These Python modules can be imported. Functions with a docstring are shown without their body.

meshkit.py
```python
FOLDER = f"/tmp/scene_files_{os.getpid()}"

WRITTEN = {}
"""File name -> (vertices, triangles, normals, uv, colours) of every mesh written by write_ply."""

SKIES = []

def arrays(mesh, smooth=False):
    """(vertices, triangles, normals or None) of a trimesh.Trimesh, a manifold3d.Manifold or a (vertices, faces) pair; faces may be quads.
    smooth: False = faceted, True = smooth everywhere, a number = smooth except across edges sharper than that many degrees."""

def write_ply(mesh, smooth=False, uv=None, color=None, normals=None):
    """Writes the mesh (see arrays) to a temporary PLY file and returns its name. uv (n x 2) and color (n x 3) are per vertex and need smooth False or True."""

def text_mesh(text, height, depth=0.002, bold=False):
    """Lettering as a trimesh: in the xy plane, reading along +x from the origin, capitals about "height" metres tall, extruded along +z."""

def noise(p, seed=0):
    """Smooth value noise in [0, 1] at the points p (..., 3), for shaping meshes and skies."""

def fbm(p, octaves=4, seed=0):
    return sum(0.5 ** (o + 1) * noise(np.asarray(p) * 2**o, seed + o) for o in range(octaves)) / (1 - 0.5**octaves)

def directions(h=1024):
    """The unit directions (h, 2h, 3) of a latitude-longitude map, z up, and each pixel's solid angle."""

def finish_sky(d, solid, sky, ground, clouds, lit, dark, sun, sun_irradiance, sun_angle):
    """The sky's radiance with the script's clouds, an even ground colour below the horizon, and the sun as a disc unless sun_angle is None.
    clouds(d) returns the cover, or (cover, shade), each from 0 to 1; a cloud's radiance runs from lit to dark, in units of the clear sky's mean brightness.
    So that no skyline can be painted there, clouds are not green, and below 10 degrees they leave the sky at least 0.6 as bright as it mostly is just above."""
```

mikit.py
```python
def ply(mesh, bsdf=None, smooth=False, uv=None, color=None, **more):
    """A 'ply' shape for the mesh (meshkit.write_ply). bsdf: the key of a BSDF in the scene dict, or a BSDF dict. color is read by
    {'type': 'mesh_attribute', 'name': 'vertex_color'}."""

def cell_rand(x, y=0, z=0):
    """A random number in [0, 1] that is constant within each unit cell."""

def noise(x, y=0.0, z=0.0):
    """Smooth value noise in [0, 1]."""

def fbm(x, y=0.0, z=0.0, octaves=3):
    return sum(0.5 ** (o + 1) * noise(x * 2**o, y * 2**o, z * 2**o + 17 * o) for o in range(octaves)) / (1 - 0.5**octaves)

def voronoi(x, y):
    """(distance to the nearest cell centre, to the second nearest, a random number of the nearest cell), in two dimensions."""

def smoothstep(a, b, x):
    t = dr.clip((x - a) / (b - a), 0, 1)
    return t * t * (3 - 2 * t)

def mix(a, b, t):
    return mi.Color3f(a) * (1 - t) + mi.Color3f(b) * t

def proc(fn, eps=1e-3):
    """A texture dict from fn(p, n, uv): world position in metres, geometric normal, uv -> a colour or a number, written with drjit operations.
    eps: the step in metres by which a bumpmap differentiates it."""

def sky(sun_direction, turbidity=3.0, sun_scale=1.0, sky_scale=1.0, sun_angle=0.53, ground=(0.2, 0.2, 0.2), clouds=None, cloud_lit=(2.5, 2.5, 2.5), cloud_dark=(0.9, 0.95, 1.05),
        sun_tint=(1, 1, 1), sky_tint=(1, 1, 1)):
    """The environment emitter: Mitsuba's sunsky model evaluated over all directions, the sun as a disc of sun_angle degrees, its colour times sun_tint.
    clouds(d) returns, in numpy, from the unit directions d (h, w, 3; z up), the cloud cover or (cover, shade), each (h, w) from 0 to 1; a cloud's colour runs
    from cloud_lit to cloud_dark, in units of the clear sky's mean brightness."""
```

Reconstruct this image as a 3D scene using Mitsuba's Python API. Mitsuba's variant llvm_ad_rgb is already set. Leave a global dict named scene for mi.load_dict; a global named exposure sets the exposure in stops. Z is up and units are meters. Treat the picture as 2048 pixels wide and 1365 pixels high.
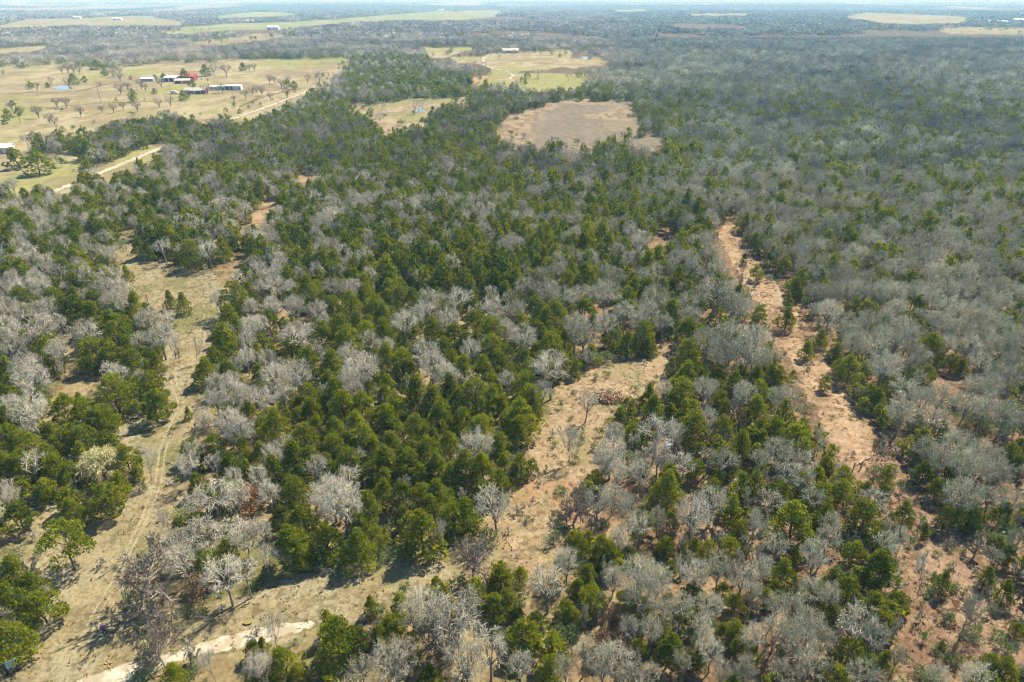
import math
import numpy as np
import drjit as dr
import mitsuba as mi
import shapely
from shapely.geometry import Polygon
from scipy.spatial import Delaunay
import trimesh
import manifold3d as m3
import mikit
import meshkit

# ------------------------------------------------------------------ camera, sky, exposure
T = mi.ScalarTransform4f
EYE_Z = 65.0
FOCAL, CX, CY = 1365.0, 1024.0, 682.5
PITCH = math.atan(CY / FOCAL)
SIN_P, COS_P = math.sin(PITCH), math.cos(PITCH)
scene, labels = {}, {}
scene['camera'] = {
    'type': 'perspective', 'fov': math.degrees(2 * math.atan(CX / FOCAL)), 'fov_axis': 'x',
    'near_clip': 0.5, 'far_clip': 90000.0,
    'to_world': T().look_at(origin=[0, 0, EYE_Z], target=[0, COS_P, EYE_Z - SIN_P], up=[0, 0, 1]),
    'medium': {'type': 'ref', 'id': 'haze_medium'},
}
SUN_AZ, SUN_EL = math.radians(42), math.radians(51)
SUN = [math.sin(SUN_AZ) * math.cos(SUN_EL), math.cos(SUN_AZ) * math.cos(SUN_EL), math.sin(SUN_EL)]
scene['sky'] = mikit.sky(SUN, turbidity=3.0, sun_scale=1.1, sky_scale=0.8, ground=(0.16, 0.14, 0.10))
exposure = 2.7
HAZE = 1.5e-4
scene['haze_medium'] = {
    'type': 'homogeneous', 'albedo': {'type': 'rgb', 'value': [0.70, 0.90, 1.0]}, 'sigma_t': {'type': 'rgb', 'value': [HAZE * 0.62, HAZE, HAZE * 1.42]},
}
scene['haze'] = {
    'type': 'cube', 'to_world': T().translate([0, 0, 32.75]).scale([34000, 34000, 33.75]),
    'bsdf': {'type': 'null'}, 'interior': {'type': 'ref', 'id': 'haze_medium'},
}
labels['haze'] = {'kind': 'stuff', 'label': 'thin blue air that fades the far woods'}


# ------------------------------------------------------------------ helpers
def at(px, py, z=0.0):
    """The point at height z that the photograph shows at pixel (px, py)."""
    u, v = (np.asarray(px, float) - CX) / FOCAL, (CY - np.asarray(py, float)) / FOCAL
    dy, dz = COS_P + v * SIN_P, -SIN_P + v * COS_P
    t = (z - EYE_Z) / np.minimum(dz, -1e-3)
    return np.stack([u * t, dy * t, np.zeros_like(t) + z], -1)


def pixel(p):
    p = np.asarray(p, float)
    x, y, z = p[..., 0], p[..., 1], p[..., 2] - EYE_Z
    depth = y * COS_P - z * SIN_P
    return np.stack([CX + FOCAL * x / depth, CY - FOCAL * (y * SIN_P + z * COS_P) / depth], -1), depth


def ref(key):
    return {'type': 'ref', 'id': key}


def two(name, rgb_fn, through=0.0):
    """A two-sided matt surface; through > 0: leaves that also let light pass."""
    if through:
        scene[name] = {'type': 'principledthin', 'base_color': mikit.proc(rgb_fn), 'roughness': 0.9, 'diff_trans': through, 'eta': 1.08}
    else:
        scene[name] = {'type': 'twosided', 'bsdf': {'type': 'diffuse', 'reflectance': mikit.proc(rgb_fn)}}
    return name


def numbered(name):
    if name not in scene and name not in labels and not any(k.startswith(name + '__') for k in scene):
        return name
    i = 1
    while f'{name}_{i:03d}' in scene or f'{name}_{i:03d}' in labels:
        i += 1
    return f'{name}_{i:03d}'


def structure(name, mesh, bsdf, label, uv=None):
    key = numbered(name)
    scene[key] = mikit.ply(mesh, bsdf, uv=uv)
    labels[key] = {'kind': 'structure', 'label': label}
    return key


class Mesh:
    """Collects triangles, with one (u, v) per vertex."""

    def __init__(self):
        self.v, self.f, self.uv, self.n = [], [], [], 0

    def add(self, v, f, uv=None):
        v, f = np.asarray(v, float).reshape(-1, 3), np.asarray(f, int).reshape(-1, 3)
        self.v.append(v)
        self.f.append(f + self.n)
        uv = (0.5, 0.5) if uv is None else uv
        self.uv.append(np.broadcast_to(np.asarray(uv, float), (len(v), 2)))
        self.n += len(v)
        return self

    def arrays(self):
        return np.vstack(self.v), np.vstack(self.f), np.vstack(self.uv)

    def ply(self, bsdf, **more):
        v, f, uv = self.arrays()
        return mikit.ply((v, f), bsdf, uv=uv, **more)


def unit(a):
    return a / (np.linalg.norm(a, axis=-1, keepdims=True) + 1e-12)


def kites(mesh, base, direction, length, width, tone, rng, fold=0.25, nrm=None, loose=0.6):
    """Leaf sprays or twigs: one kite-shaped blade of two triangles each."""
    n = len(base)
    d = unit(direction)
    rnd = rng.normal(size=(n, 3))
    side = unit(np.cross(d, rnd if nrm is None else unit(nrm) + rnd * loose))
    lift = np.cross(side, d)
    length, width = np.broadcast_to(length, n)[:, None], np.broadcast_to(width, n)[:, None]
    mid = base + d * length * 0.45 + lift * width * fold
    v = np.stack([base, mid + side * width / 2, base + d * length, mid - side * width / 2], 1).reshape(-1, 3)
    i = np.arange(n)[:, None] * 4
    f = np.concatenate([i + [0, 1, 2], i + [0, 2, 3]], 0)
    uv = np.repeat(np.stack([np.broadcast_to(tone, n), rng.random(n)], 1), 4, axis=0)
    return mesh.add(v, f, uv)


def rod(mesh, pts, radii, sides=4, tone=0.5):
    """A tapered tube along a polyline."""
    p = np.asarray(pts, float)
    t = unit(np.gradient(p, axis=0))
    a = unit(np.cross(t, np.where(np.abs(t[:, 2:]) < 0.9, [0, 0, 1.0], [1.0, 0, 0])))
    b = np.cross(t, a)
    ang = np.arange(sides) * 2 * np.pi / sides
    r = np.broadcast_to(radii, len(p))[:, None, None]
    v = p[:, None] + r * (np.cos(ang)[None, :, None] * a[:, None] + np.sin(ang)[None, :, None] * b[:, None])
    i, j = np.meshgrid(np.arange(len(p) - 1), np.arange(sides), indexing='ij')
    q = np.stack([i * sides + j, i * sides + (j + 1) % sides, (i + 1) * sides + (j + 1) % sides, (i + 1) * sides + j], -1).reshape(-1, 4)
    return mesh.add(v.reshape(-1, 3), np.vstack([q[:, [0, 1, 2]], q[:, [0, 2, 3]]]), (tone, 0.5))


# ------------------------------------------------------------------ materials
noise, fbm, sstep, mix = mikit.noise, mikit.fbm, mikit.smoothstep, mikit.mix


def speckle(p, c, dark, amount):
    """Bunch grass, leaves and droppings: small dark flecks in loose patches."""
    fleck = sstep(0.54, 0.70, fbm(p.x / 0.62, p.y / 0.62 + 13, octaves=2)) * sstep(0.30, 0.62, fbm(p.x / 6 + 21, p.y / 6))
    return mix(c, dark, fleck * amount)


EARTH = mi.Color3f(0.525, 0.58, 0.615)          # brings the earth and grass colours to their sunlit albedo


def soil(p):
    """Dry grass, leaf litter and bare sandy earth, laid out in world metres."""
    big = fbm(p.x / 19 + 3, p.y / 19, octaves=3)
    mid = fbm(p.x / 2.3, p.y / 2.3 + 7, octaves=3)
    fine = fbm(p.x / 0.33, p.y / 0.33, octaves=2)
    straw = mix((0.33, 0.25, 0.125), (0.43, 0.33, 0.175), sstep(0.35, 0.65, mid))
    green = mix(straw, (0.21, 0.215, 0.075), sstep(0.52, 0.68, fbm(p.x / 7 + 40, p.y / 7, octaves=3)) * 0.75)
    litter = mix((0.23, 0.145, 0.085), (0.40, 0.265, 0.155), sstep(0.3, 0.7, mid * 0.6 + fine * 0.4))
    sand = mix((0.50, 0.34, 0.20), (0.56, 0.40, 0.25), mid)
    east = sstep(-14, 22, p.x + (big - 0.5) * 50 - (p.y - 100) * 0.05)
    c = mix(green, litter, east * 0.9 + (1 - east) * sstep(0.55, 0.7, big) * 0.45)
    c = mix(c, sand, sstep(0.60, 0.72, big * 0.6 + mid * 0.4) * (0.25 + 0.25 * east))
    return speckle(p, c * (0.66 + 0.68 * fine), (0.13, 0.085, 0.05), 0.75)


def forest_floor(p):
    """Past the near woods the floor is grey leaf litter under the trees, and fields far out."""
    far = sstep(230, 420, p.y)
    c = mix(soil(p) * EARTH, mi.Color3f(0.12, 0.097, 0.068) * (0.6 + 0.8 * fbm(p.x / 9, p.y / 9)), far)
    out = sstep(3000, 4400, p.y)
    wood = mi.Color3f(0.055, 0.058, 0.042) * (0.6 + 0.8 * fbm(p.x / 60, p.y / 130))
    pale = sstep(0.60, 0.66, fbm(p.x / 900 + 9, p.y / 1500, octaves=3))
    return mix(c, mix(wood, (0.25, 0.22, 0.13), pale), out)


def sheet_bsdf(name, fn, under=forest_floor, ragged=1.0, cover=1.0):
    """uv.x = distance to the sheet's edge in metres: the sheet's own cover thins out into the soil around it."""
    def colour(p, n, uv):
        wob = (fbm(p.x / (1.6 * ragged), p.y / (1.6 * ragged), octaves=3) - 0.42) * 2.6 * ragged
        return mix(under(p), fn(p) * EARTH, sstep(0.0, 0.7 * ragged, uv.x - wob * 0.8) * cover)
    scene[name] = {'type': 'diffuse', 'reflectance': mikit.proc(colour)}
    return name


def straw_clear(p):
    big, mid = fbm(p.x / 11, p.y / 11 + 5, octaves=3), fbm(p.x / 1.7, p.y / 1.7, octaves=3)
    fine = fbm(p.x / 0.28, p.y / 0.28, octaves=2)
    c = mix((0.37, 0.285, 0.15), (0.46, 0.36, 0.20), sstep(0.3, 0.7, mid))
    c = mix(c, (0.235, 0.235, 0.085), sstep(0.50, 0.66, big) * 0.7)
    c = mix(c, (0.47, 0.385, 0.235), sstep(0.56, 0.68, fbm(p.x / 5 + 77, p.y / 8, octaves=3)) * 0.8)
    return speckle(p, c * (0.68 + 0.64 * fine), (0.17, 0.13, 0.06), 0.6) * mi.Color3f(0.97, 1.02, 1.04)


def tan_clear(p):
    big, mid = fbm(p.x / 9 + 31, p.y / 9, octaves=3), fbm(p.x / 1.3, p.y / 1.3, octaves=3)
    fine = fbm(p.x / 0.26, p.y / 0.26, octaves=2)
    c = mix((0.43, 0.30, 0.165), (0.53, 0.385, 0.225), sstep(0.3, 0.7, mid))
    c = mix(c, (0.52, 0.28, 0.15), sstep(0.60, 0.72, big) * 0.7)
    c = mix(c, (0.33, 0.30, 0.13), sstep(0.55, 0.7, fbm(p.x / 4, p.y / 4 + 60, octaves=3)) * 0.45)
    return speckle(p, c * (0.68 + 0.64 * fine), (0.17, 0.12, 0.06), 0.6) * mi.Color3f(0.98, 1.0, 1.03)


def red_sand(p):
    big, mid = fbm(p.x / 7 + 11, p.y / 7, octaves=3), fbm(p.x / 1.1, p.y / 1.1, octaves=3)
    fine = fbm(p.x / 0.3, p.y / 0.3, octaves=2)
    c = mix((0.47, 0.315, 0.185), (0.58, 0.415, 0.255), sstep(0.3, 0.7, mid))
    c = mix(c, (0.29, 0.185, 0.11), sstep(0.54, 0.68, big) * 0.65)
    return speckle(p, c * (0.72 + 0.56 * fine), (0.16, 0.085, 0.05), 0.85)


def litter(p):
    mid, fine = fbm(p.x / 1.3 + 5, p.y / 1.3, octaves=3), fbm(p.x / 0.3, p.y / 0.3, octaves=2)
    c = mix((0.27, 0.165, 0.10), (0.45, 0.31, 0.20), sstep(0.3, 0.7, 0.5 * mid + 0.5 * fbm(p.x / 6, p.y / 6)))
    return speckle(p, c * (0.65 + 0.7 * fine), (0.13, 0.07, 0.045), 0.9)


def dry_tan(p):
    a, b = fbm(p.x / 30 + 15, p.y / 40, octaves=4), fbm(p.x / 5, p.y / 9, octaves=3)
    c = mix((0.38, 0.295, 0.175), (0.50, 0.40, 0.25), sstep(0.35, 0.65, b))
    return mix(c, (0.34, 0.33, 0.12), sstep(0.54, 0.66, a) * 0.7) * (0.8 + 0.4 * fbm(p.x / 2, p.y / 4))


def caliche(p):
    mid, fine = fbm(p.x / 1.5, p.y / 1.5, octaves=3), fbm(p.x / 0.25, p.y / 0.25, octaves=2)
    c = mix((0.60, 0.50, 0.34), (0.78, 0.70, 0.54), sstep(0.3, 0.65, mid))
    return mix(c, (0.45, 0.34, 0.20), sstep(0.66, 0.76, mid * 0.5 + fine * 0.5))


def rut(p):
    return mix((0.52, 0.43, 0.275), (0.60, 0.51, 0.34), fbm(p.x / 0.8, p.y / 0.8)) * (0.8 + 0.4 * fbm(p.x / 0.2, p.y / 0.2))


def pasture_tan(p):
    a, b = fbm(p.x / 55 + 5, p.y / 120, octaves=4), fbm(p.x / 9, p.y / 20, octaves=3)
    c = mix((0.42, 0.345, 0.185), (0.54, 0.45, 0.26), sstep(0.35, 0.65, b))
    c = mix(c, (0.385, 0.385, 0.125), sstep(0.45, 0.62, a) * 0.75)
    return mix(c, (0.33, 0.25, 0.15), sstep(0.56, 0.66, fbm(p.x / 70 + 31, p.y / 60, octaves=4)) * 0.6) * (0.8 + 0.4 * fbm(p.x / 2.5, p.y / 5))


def pasture_green(p):
    a = fbm(p.x / 50, p.y / 110, octaves=4)
    return mix((0.34, 0.38, 0.13), (0.46, 0.42, 0.19), sstep(0.4, 0.65, a)) * (0.8 + 0.4 * fbm(p.x / 6, p.y / 14))


def hay_brown(p):
    a, b = fbm(p.x / 26 + 8, p.y / 40, octaves=4), fbm(p.x / 3, p.y / 6, octaves=3)
    rows = 0.5 + 0.5 * dr.sin((p.x * 0.9 + p.y * 0.45) * 1.1 + b * 4)
    c = mix((0.32, 0.24, 0.155), (0.46, 0.355, 0.23), sstep(0.35, 0.65, b))
    c = mix(c, (0.27, 0.235, 0.175), sstep(0.46, 0.58, a) * 0.7)
    c = mix(c, (0.46, 0.37, 0.20), sstep(0.56, 0.64, fbm(p.x / 30 + 70, p.y / 34, octaves=3)) * 0.5 * rows)
    return c * (0.85 + 0.3 * fbm(p.x / 1.2, p.y / 2.4))


def orange_dirt(p):
    return mix((0.52, 0.31, 0.15), (0.58, 0.40, 0.22), fbm(p.x / 4, p.y / 8))


scene['soil_ground'] = {'type': 'diffuse', 'reflectance': mikit.proc(lambda p, n, uv: forest_floor(p))}
for key, fn, rag in (('straw_sheet', straw_clear, 1.0), ('tan_sheet', tan_clear, 1.0), ('red_sheet', red_sand, 1.0), ('caliche_sheet', caliche, 0.5), ('litter_sheet', litter, 1.5), ('dry_sheet', dry_tan, 2.0),
                     ('rut_sheet', rut, 0.16), ('far_road_sheet', caliche, 1.0), ('tan_pasture', pasture_tan, 2.0), ('green_pasture', pasture_green, 4.0),
                     ('hay_sheet', hay_brown, 2.0), ('orange_sheet', orange_dirt, 2.0), ('track_sheet', red_sand, 1.0)):
    sheet_bsdf(key, fn, (lambda p: straw_clear(p) * EARTH) if key == 'rut_sheet' else forest_floor, rag, 0.75 if key == 'rut_sheet' else 1.0)


def cedar_leaf(p, n, uv):
    tree = noise(p.x / 4.3 + 9, p.y / 4.3)                # each tree its own green
    wide = fbm(p.x / 23, p.y / 23 + 4)
    deep, olive = mi.Color3f(0.052, 0.100, 0.011), mi.Color3f(0.300, 0.335, 0.016)
    c = mix(deep, olive, dr.clip(0.62 * uv.x + 0.55 * tree + 0.35 * (wide - 0.5), 0, 1))
    c = mix(c, (0.30, 0.205, 0.02), sstep(0.62, 0.85, noise(p.x / 3.6 + 50, p.y / 3.6)) * sstep(0.45, 0.95, uv.x) * 0.55)
    return c * (0.7 + 0.6 * uv.y)


def twig_grey(p, n, uv):
    tree = noise(p.x / 5.1 + 70, p.y / 5.1)
    c = mix((0.31, 0.30, 0.24), (0.70, 0.685, 0.58), dr.clip(0.35 * uv.x + 0.85 * tree - 0.05, 0, 1))
    moss = sstep(-30, 60, p.x - (p.y - 100) * 0.15 + (fbm(p.x / 30, p.y / 30) - 0.5) * 110)   # more lichen on the trees in the east
    c = mix(c, mi.Color3f(0.44, 0.455, 0.34) * (0.7 + 0.6 * tree), moss * (0.4 + 0.5 * noise(p.x / 4 + 20, p.y / 4)))
    return c * (0.75 + 0.5 * uv.y)


def shrub_leaf(p, n, uv):
    c = mix((0.10, 0.16, 0.06), (0.25, 0.32, 0.13), dr.clip(0.6 * uv.x + 0.5 * noise(p.x / 2.7, p.y / 2.7), 0, 1))
    return c * (0.7 + 0.6 * uv.y)


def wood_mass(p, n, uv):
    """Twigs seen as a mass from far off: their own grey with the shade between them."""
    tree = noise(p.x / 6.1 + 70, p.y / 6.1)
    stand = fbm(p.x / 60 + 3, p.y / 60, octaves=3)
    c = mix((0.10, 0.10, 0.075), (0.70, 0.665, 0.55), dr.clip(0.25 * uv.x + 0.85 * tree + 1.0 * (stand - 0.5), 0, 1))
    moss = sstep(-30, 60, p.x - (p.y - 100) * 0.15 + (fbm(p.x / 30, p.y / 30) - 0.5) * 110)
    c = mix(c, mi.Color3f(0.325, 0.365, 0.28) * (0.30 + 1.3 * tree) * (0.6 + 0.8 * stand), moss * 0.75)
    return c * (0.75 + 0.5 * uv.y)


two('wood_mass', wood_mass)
two('cedar_leaf', cedar_leaf, through=0.8)
two('twig_grey', twig_grey)
two('shrub_leaf', shrub_leaf, through=0.6)
two('brown_leaf', lambda p, n, uv: mix((0.15, 0.105, 0.06), (0.24, 0.175, 0.11), uv.x) * (0.7 + 0.6 * uv.y))
two('rust_leaf', lambda p, n, uv: mix((0.24, 0.115, 0.045), (0.38, 0.215, 0.095), uv.x) * (0.7 + 0.6 * uv.y))
two('pale_leaf', lambda p, n, uv: mix((0.42, 0.42, 0.20), (0.58, 0.56, 0.30), uv.x) * (0.75 + 0.5 * uv.y))
two('bark_dark', lambda p, n, uv: mix((0.06, 0.052, 0.038), (0.15, 0.115, 0.085), fbm(p.x * 6, p.y * 6, p.z * 1.5)))
two('bark_grey', lambda p, n, uv: mix((0.13, 0.118, 0.10), (0.36, 0.335, 0.29), fbm(p.x * 5, p.y * 5, p.z * 1.6)))
two('grass_blade', lambda p, n, uv: mix(mix((0.30, 0.22, 0.10), (0.42, 0.32, 0.16), uv.y), (0.14, 0.155, 0.05), sstep(0.5, 0.8, uv.x)))
two('litter_blade', lambda p, n, uv: mix((0.17, 0.105, 0.06), (0.33, 0.225, 0.135), uv.y))
two('brown_twig', lambda p, n, uv: mix((0.17, 0.15, 0.12), (0.36, 0.325, 0.265), dr.clip(0.5 * uv.x + 0.5 * noise(p.x / 9, p.y / 9), 0, 1)))
two('deadwood', lambda p, n, uv: mix((0.30, 0.26, 0.22), (0.55, 0.51, 0.45), fbm(p.x * 4, p.y * 4, p.z * 4)))


# ------------------------------------------------------------------ ground, clearings, roads, fields
rings = [0, 12, 25, 40, 60, 85, 115, 150, 190, 240, 300, 400, 550, 800, 1200, 1800, 2700, 4000, 6000, 9000, 14000, 22000, 33500]
ang = np.linspace(0, 2 * np.pi, 97)[:-1]
gv = np.array([[r * math.cos(a), r * math.sin(a), 0] for r in rings[1:] for a in ang] + [[0, 0, 0]])
gf = []
for k in range(len(rings) - 2):
    for j in range(96):
        a, b, c, d = k * 96 + j, k * 96 + (j + 1) % 96, (k + 1) * 96 + (j + 1) % 96, (k + 1) * 96 + j
        gf += [[a, d, c], [a, c, b]]
gf += [[len(gv) - 1, j, (j + 1) % 96] for j in range(96)]
structure('ground', (gv, np.array(gf)), 'soil_ground', 'woodland floor of dry grass and leaf litter')
LIFT = [0.004]


def pts(text):
    return [tuple(map(float, e.split(','))) for e in text.split()]


def sheet(name, world, bsdf, label, step=None, lift=None, grow=0.0):
    """A thin sheet over the ground inside a polygon given in world metres; uv.x is the distance to its edge."""
    poly = Polygon(world).buffer(grow) if not isinstance(world, Polygon) else world
    poly = poly.buffer(0)
    poly = max(getattr(poly, 'geoms', [poly]), key=lambda g: g.area)
    step = step or max(0.8, math.sqrt(poly.area / 1500))
    ring = shapely.get_coordinates(shapely.segmentize(poly.exterior, step))[:-1]
    x0, y0, x1, y1 = poly.bounds
    gx, gy = np.meshgrid(np.arange(x0, x1, step), np.arange(y0, y1, step))
    g = np.stack([gx.ravel(), gy.ravel()], 1)
    dist = shapely.distance(shapely.points(g), poly.exterior)
    g = g[shapely.contains_xy(poly, g[:, 0], g[:, 1]) & (dist > 0.4 * step)]
    xy = np.vstack([ring, g])
    tri = Delaunay(xy).simplices
    c = xy[tri].mean(1)
    tri = tri[shapely.contains_xy(poly.buffer(1e-6), c[:, 0], c[:, 1])]
    e1, e2 = xy[tri[:, 1]] - xy[tri[:, 0]], xy[tri[:, 2]] - xy[tri[:, 0]]
    tri = np.where((e1[:, 0] * e2[:, 1] - e1[:, 1] * e2[:, 0] < 0)[:, None], tri[:, ::-1], tri)
    z = LIFT[0] if lift is None else lift
    LIFT[0] += 0.004
    uv = np.stack([shapely.distance(shapely.points(xy), poly.exterior), np.zeros(len(xy))], 1)
    return structure(name, (np.column_stack([xy, np.full(len(xy), z)]), tri), bsdf, label, uv=uv)


def ground_xy(text):
    p = np.array(pts(text))
    return at(p[:, 0], np.maximum(p[:, 1], 4.5))[:, :2]


# openings among the near trees (pixel outlines of ground that the photograph shows bare)
OPEN = {
    'track': '-200,1500 -200,1330 0,1300 60,1280 110,1250 115,1180 60,1130 40,1110 40,1070 0,1090 -60,1090 -60,1060 0,1065 80,1020 130,1050 170,1000 240,1040 250,1000 285,950 270,900 230,850 270,830 330,840 340,760 300,730 350,680 345,600 300,610 250,570 240,530 210,490 260,467 280,520 330,530 420,550 440,620 420,690 380,740 420,790 370,860 350,950 380,970 330,1060 250,1150 220,1220 320,1250 400,1230 520,1200 700,1120 880,1100 960,1060 1000,1080 900,1160 850,1150 760,1190 640,1260 560,1270 400,1300 330,1290 250,1365 150,1500',
    'glade': '960,1060 1020,1020 1040,950 1050,900 1110,830 1120,780 1180,750 1240,720 1330,700 1340,740 1300,780 1230,830 1200,900 1180,960 1140,1050 1100,1110 1060,1140 1000,1080',
    'lane': '1430,470 1445,440 1472,440 1500,500 1560,570 1610,640 1655,700 1700,790 1738,850 1770,900 1780,950 1775,990 1740,960 1690,940 1655,900 1615,790 1560,700 1530,640 1490,580',
    'slope': '1760,850 1850,920 1800,950 1860,1000 1900,1050 1950,1130 2000,1160 2060,1220 2060,1330 1950,1300 1880,1330 1800,1330 1800,1240 1820,1150 1830,1080 1780,1000 1740,960 1760,900',
    'patch': '1850,760 1940,740 1965,770 1880,792',
    'nook': '105,780 160,745 205,742 200,790 120,800',
    'path': '430,545 400,600 425,600 440,620 500,478 512,474 525,430 545,420 545,398 515,410 498,480',
    'path2': '597,368 603,352 632,347 628,362 605,372',
    'gap1': '1290,485 1330,470 1345,490 1310,505', 'gap2': '1238,280 1316,273 1330,300 1316,304 1292,290 1248,290',
}
sheet('clearing', ground_xy(OPEN['track']), 'straw_sheet', 'dry grass clearing with a rutted track', step=1.6, grow=2.0)
sheet('clearing', ground_xy(OPEN['glade']), 'tan_sheet', 'long sandy glade with a brush pile', step=1.2, grow=1.5)
sheet('sandy_lane', ground_xy(OPEN['lane']), 'red_sheet', 'reddish sandy lane through the right hand woods', step=1.4, grow=-0.3)
sheet('leaf_strewn_slope', ground_xy(OPEN['slope']), 'litter_sheet', 'reddish brown leaf strewn ground at the lower right', step=1.2, grow=1.0)
sheet('leaf_strewn_slope', ground_xy(OPEN['patch']), 'litter_sheet', 'small sandy brown patch at the right', step=1.2, grow=1.0)
sheet('sandy_path', ground_xy('500,480 512,474 525,430 545,420 545,398 515,410 498,480'), 'red_sheet', 'narrow sandy path among cedars', step=1.2, grow=1.0)
sheet('sandy_path', ground_xy('597,368 603,352 632,347 628,362 605,372'), 'red_sheet', 'short sandy bend among cedars', step=1.5, grow=1.0)
sheet('gravel_road', ground_xy('130,1400 150,1365 200,1345 280,1320 350,1305 372,1297 430,1280 500,1262 560,1250 620,1243 634,1250 600,1262 520,1288 460,1302 380,1314 330,1330 280,1365 250,1400'), 'caliche_sheet', 'white gravel road in the lower left', step=0.5, grow=0.3)


def ribbon(text, width):
    p = ground_xy(text)
    return shapely.LineString(p).buffer(width / 2)


for line in ('160,1290 180,1240 205,1195 225,1163 245,1120 265,1075 280,1045 297,1000 311,963 319,902 337,858 355,823 356,800 346,779 341,758 352,738',
             '178,1285 196,1238 222,1190 242,1155 258,1112 275,1078 292,1045 310,1000 323,963 331,902 346,856 368,812 365,788 354,770 350,752 362,735',
             '399,691 401,662 409,630', '408,694 410,662 417,632'):
    sheet('dirt_track', ribbon(line, 0.5), 'rut_sheet', 'pale wheel rut worn in the clearing', step=0.3)
sheet('dirt_track', ribbon('1548,560 1560,595 1567,622', 0.9), 'rut_sheet', 'pale wheel rut on the sandy lane', step=0.3)

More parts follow.
